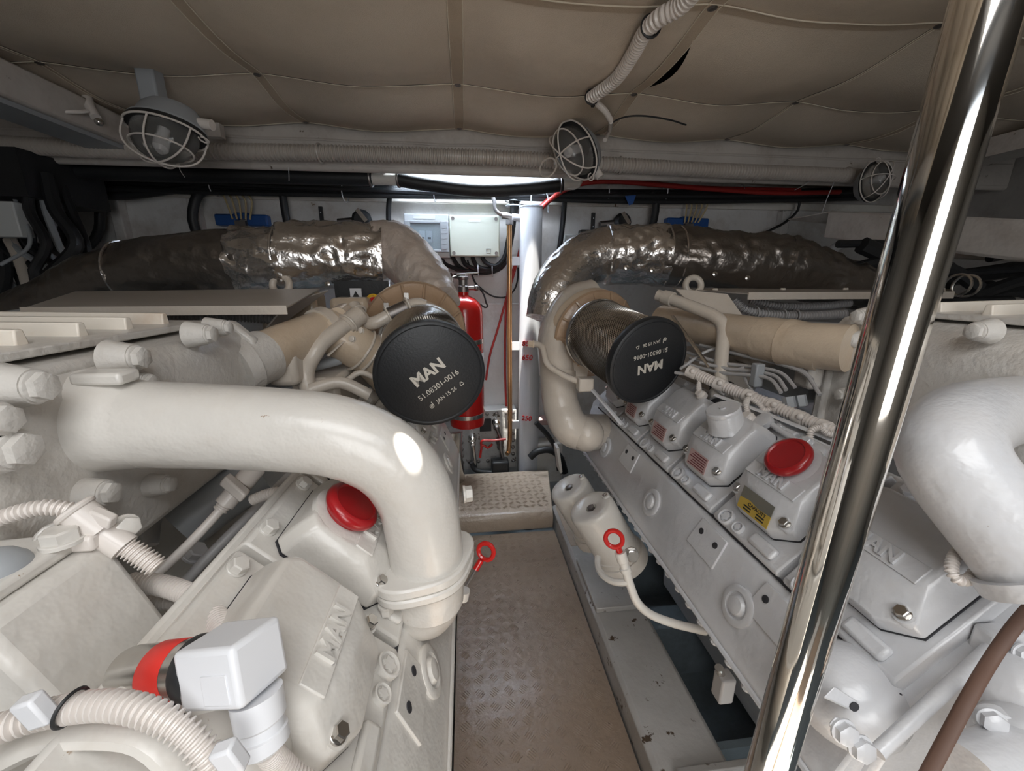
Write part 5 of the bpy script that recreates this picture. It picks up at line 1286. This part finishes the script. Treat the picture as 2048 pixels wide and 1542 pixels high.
MB().box(P(312, 215, 1.17)+V((0, 0, .045)), (.05, .05, .13)).build('mount_block', 'greyd', LAMP1, bevel=.006)
o = MB().torus(P(1096, 335, 1.45), FW+RT*.6, .033, .0035, 28, 7)
o.build('cage_hoop', 'hose', LAMP2)
# hook and toggle on the left girder
t = thing('ceiling_hook', 'bent white hook bolted to the left girder beside the lamp', 'hook', P(180, 190, 1.35))
MB().tube(px([(172, 185, 1.32), (180, 215, 1.3), (192, 235, 1.3)]), .014, 12).build('post', 'conduit', t)
MB().pipe(px([(176, 222, 1.28), (160, 224, 1.26), (130, 224, 1.24), (95, 230, 1.22)]), .0055).build('arm', 'conduit', t)
MB().ball(P(198, 244, 1.28), .012, 10).build('nut', 'steel', t)
MB().box(P(430, 262, 1.45), (.05, .03, .045)).build('clip', 'beam', t)

# ------------------------------------------------------------------ left dark corner: cables and white boxes
random.seed(21)
t = thing('cable_bundle', 'dark tangle of thick black cables at the far left under the deck', 'cable', P(60, 430, 1.75))
for k in range(16):
    x_ = random.uniform(-40, 120); zc = random.uniform(1.45, 1.75)
    q = [(x_, 350, zc), (x_+random.uniform(-15, 30), 420, zc), (x_+random.uniform(10, 60), 490, zc), (x_+random.uniform(0, 110), 560, zc), (x_+random.uniform(-20, 140), 640, zc)]
    MB().pipe(px(q), random.choice((.012, .016, .022)), .03, 8).build('cable', 'rubber' if k % 5 else 'greyd', t)
MB().bb(-2.1, -1.55, 1.75, 2.1, 1.44, 1.60).build('cable_tray', 'rubber', t)
for lab, l, r_ in (('black cable looping down and back up at upper left', ((205, 365), (200, 420), (198, 460), (180, 490), (150, 497), (120, 485), (95, 468)), .020), ('black cable curling left of the hanging loop', ((110, 372), (130, 400), (146, 440), (150, 470), (140, 490), (100, 500), (70, 492)), .020),
                   ('long black cable drooping along the wall at upper left', ((110, 372), (180, 388), (250, 392), (330, 382), (420, 370)), .018), ('pair of black cables bent down behind the left exhaust pipe', ((430, 378), (400, 385), (388, 410), (385, 440), (395, 470)), .022),
                   ('black cable dropping to the left exhaust pipe from the tray', ((110, 450), (135, 500), (150, 525), (160, 540)), .026), ('black cable hanging behind the left exhaust pipe near the blue clamp', ((565, 385), (568, 410), (575, 450)), .018),
                   ('black cable bundle hanging behind the right exhaust pipe', ((1302, 385), (1312, 405), (1308, 440), (1300, 462)), .020), ('thin black cable curving down at upper right', ((1598, 398), (1596, 420), (1570, 445), (1530, 465), (1500, 475)), .007)):
    one(MB().pipe([PY(a, b, 2.24) for a, b in l], r_, .03, 10), 'hanging_cable', 'rubber', lab, 'cable', loc=PY(*l[0], 2.24))
one(MB().pipe(px([(20, 380, 1.5), (45, 430, 1.48), (60, 470, 1.46), (52, 500, 1.45), (0, 530, 1.4)]), .006), 'grey_cable', 'greyd', 'thin grey cable looping among the black cables at far left', 'cable', loc=P(45, 430, 1.48))
one(MB().box(P(5, 440, 1.45), (.14, .05, .12)), 'wall_box', 'greybox2', 'pale box half hidden by black cables at the far left edge', 'electrical box', loc=P(5, 480, 1.45), bevel=.004)
one(MB().pipe(px([(20, 480, 1.6), (40, 520, 1.6), (62, 590, 1.6)]), .020), 'cream_pipe', 'pale', 'cream pipe standing among the black cables at far left', 'pipe', loc=P(62, 590, 1.6))

# ------------------------------------------------------------------ right dark corner
a, b = P(1660, 448, 1.78), P(2080, 480, 1.20)
dx = (b-a); dx.z = 0
t = thing('cable_duct', 'long white sheet metal duct behind the steel stanchion', 'duct', a+V((0, 0, -.06)))
MB().loft([[a+V((0, 0, .055)), a+V((0, .02, .055)), a+V((-.0, .02, -.055)), a+V((0, 0, -.055))], [b+V((0, 0, .055)), b+V((0, .06, .055)), b+V((0, .06, -.055)), b+V((0, 0, -.055))]]).build('duct_face', 'beam', t, bevel=.002)
MB().loft([[a+V((0, 0, .055)), a+V((0, .25, .055)), a+V((0, .25, .050)), a+V((0, 0, .050))], [b+V((0, 0, .055)), b+V((.1, .35, .055)), b+V((.1, .35, .050)), b+V((0, 0, .050))]]).build('duct_top', 'beam', t)
one(MB().tube(px([(1750, 500, 1.75), (2090, 512, 1.30)]), .022, 16), 'cream_pipe', 'pale', 'cream pipe running below the white duct at right', 'pipe', loc=P(1900, 505, 1.5))
t = thing('hose_bundle', 'dark tangle of black hoses and fittings below the white duct at right', 'hose', P(1950, 560, 1.4))
random.seed(31)
for k in range(14):
    x_ = random.uniform(1780, 2060); y_ = random.uniform(500, 585); zc = random.uniform(1.35, 1.7)
    q = [(x_-random.uniform(60, 130), y_+random.uniform(-30, 30), zc), (x_, y_+random.uniform(-25, 25), zc), (x_+random.uniform(50, 120), y_+random.uniform(-20, 30), zc)]
    MB().pipe(px(q), random.choice((.014, .022, .03)), .03, 8).build('hose', 'rubber', t)
for q in ((1915, 570), (1932, 572)): MB().torus(P(*q, 1.3), RT+FW*.3, .034, .004, 20, 6).build('hose_clamp', 'steel', t)
one(MB().pipe(px([(1655, 520, 1.85), (1665, 500, 1.85), (1685, 488, 1.85)]), .022), 'white_elbow', 'tube', 'small white pipe elbow right of the right exhaust pipe', 'pipe', loc=P(1655, 520, 1.85))
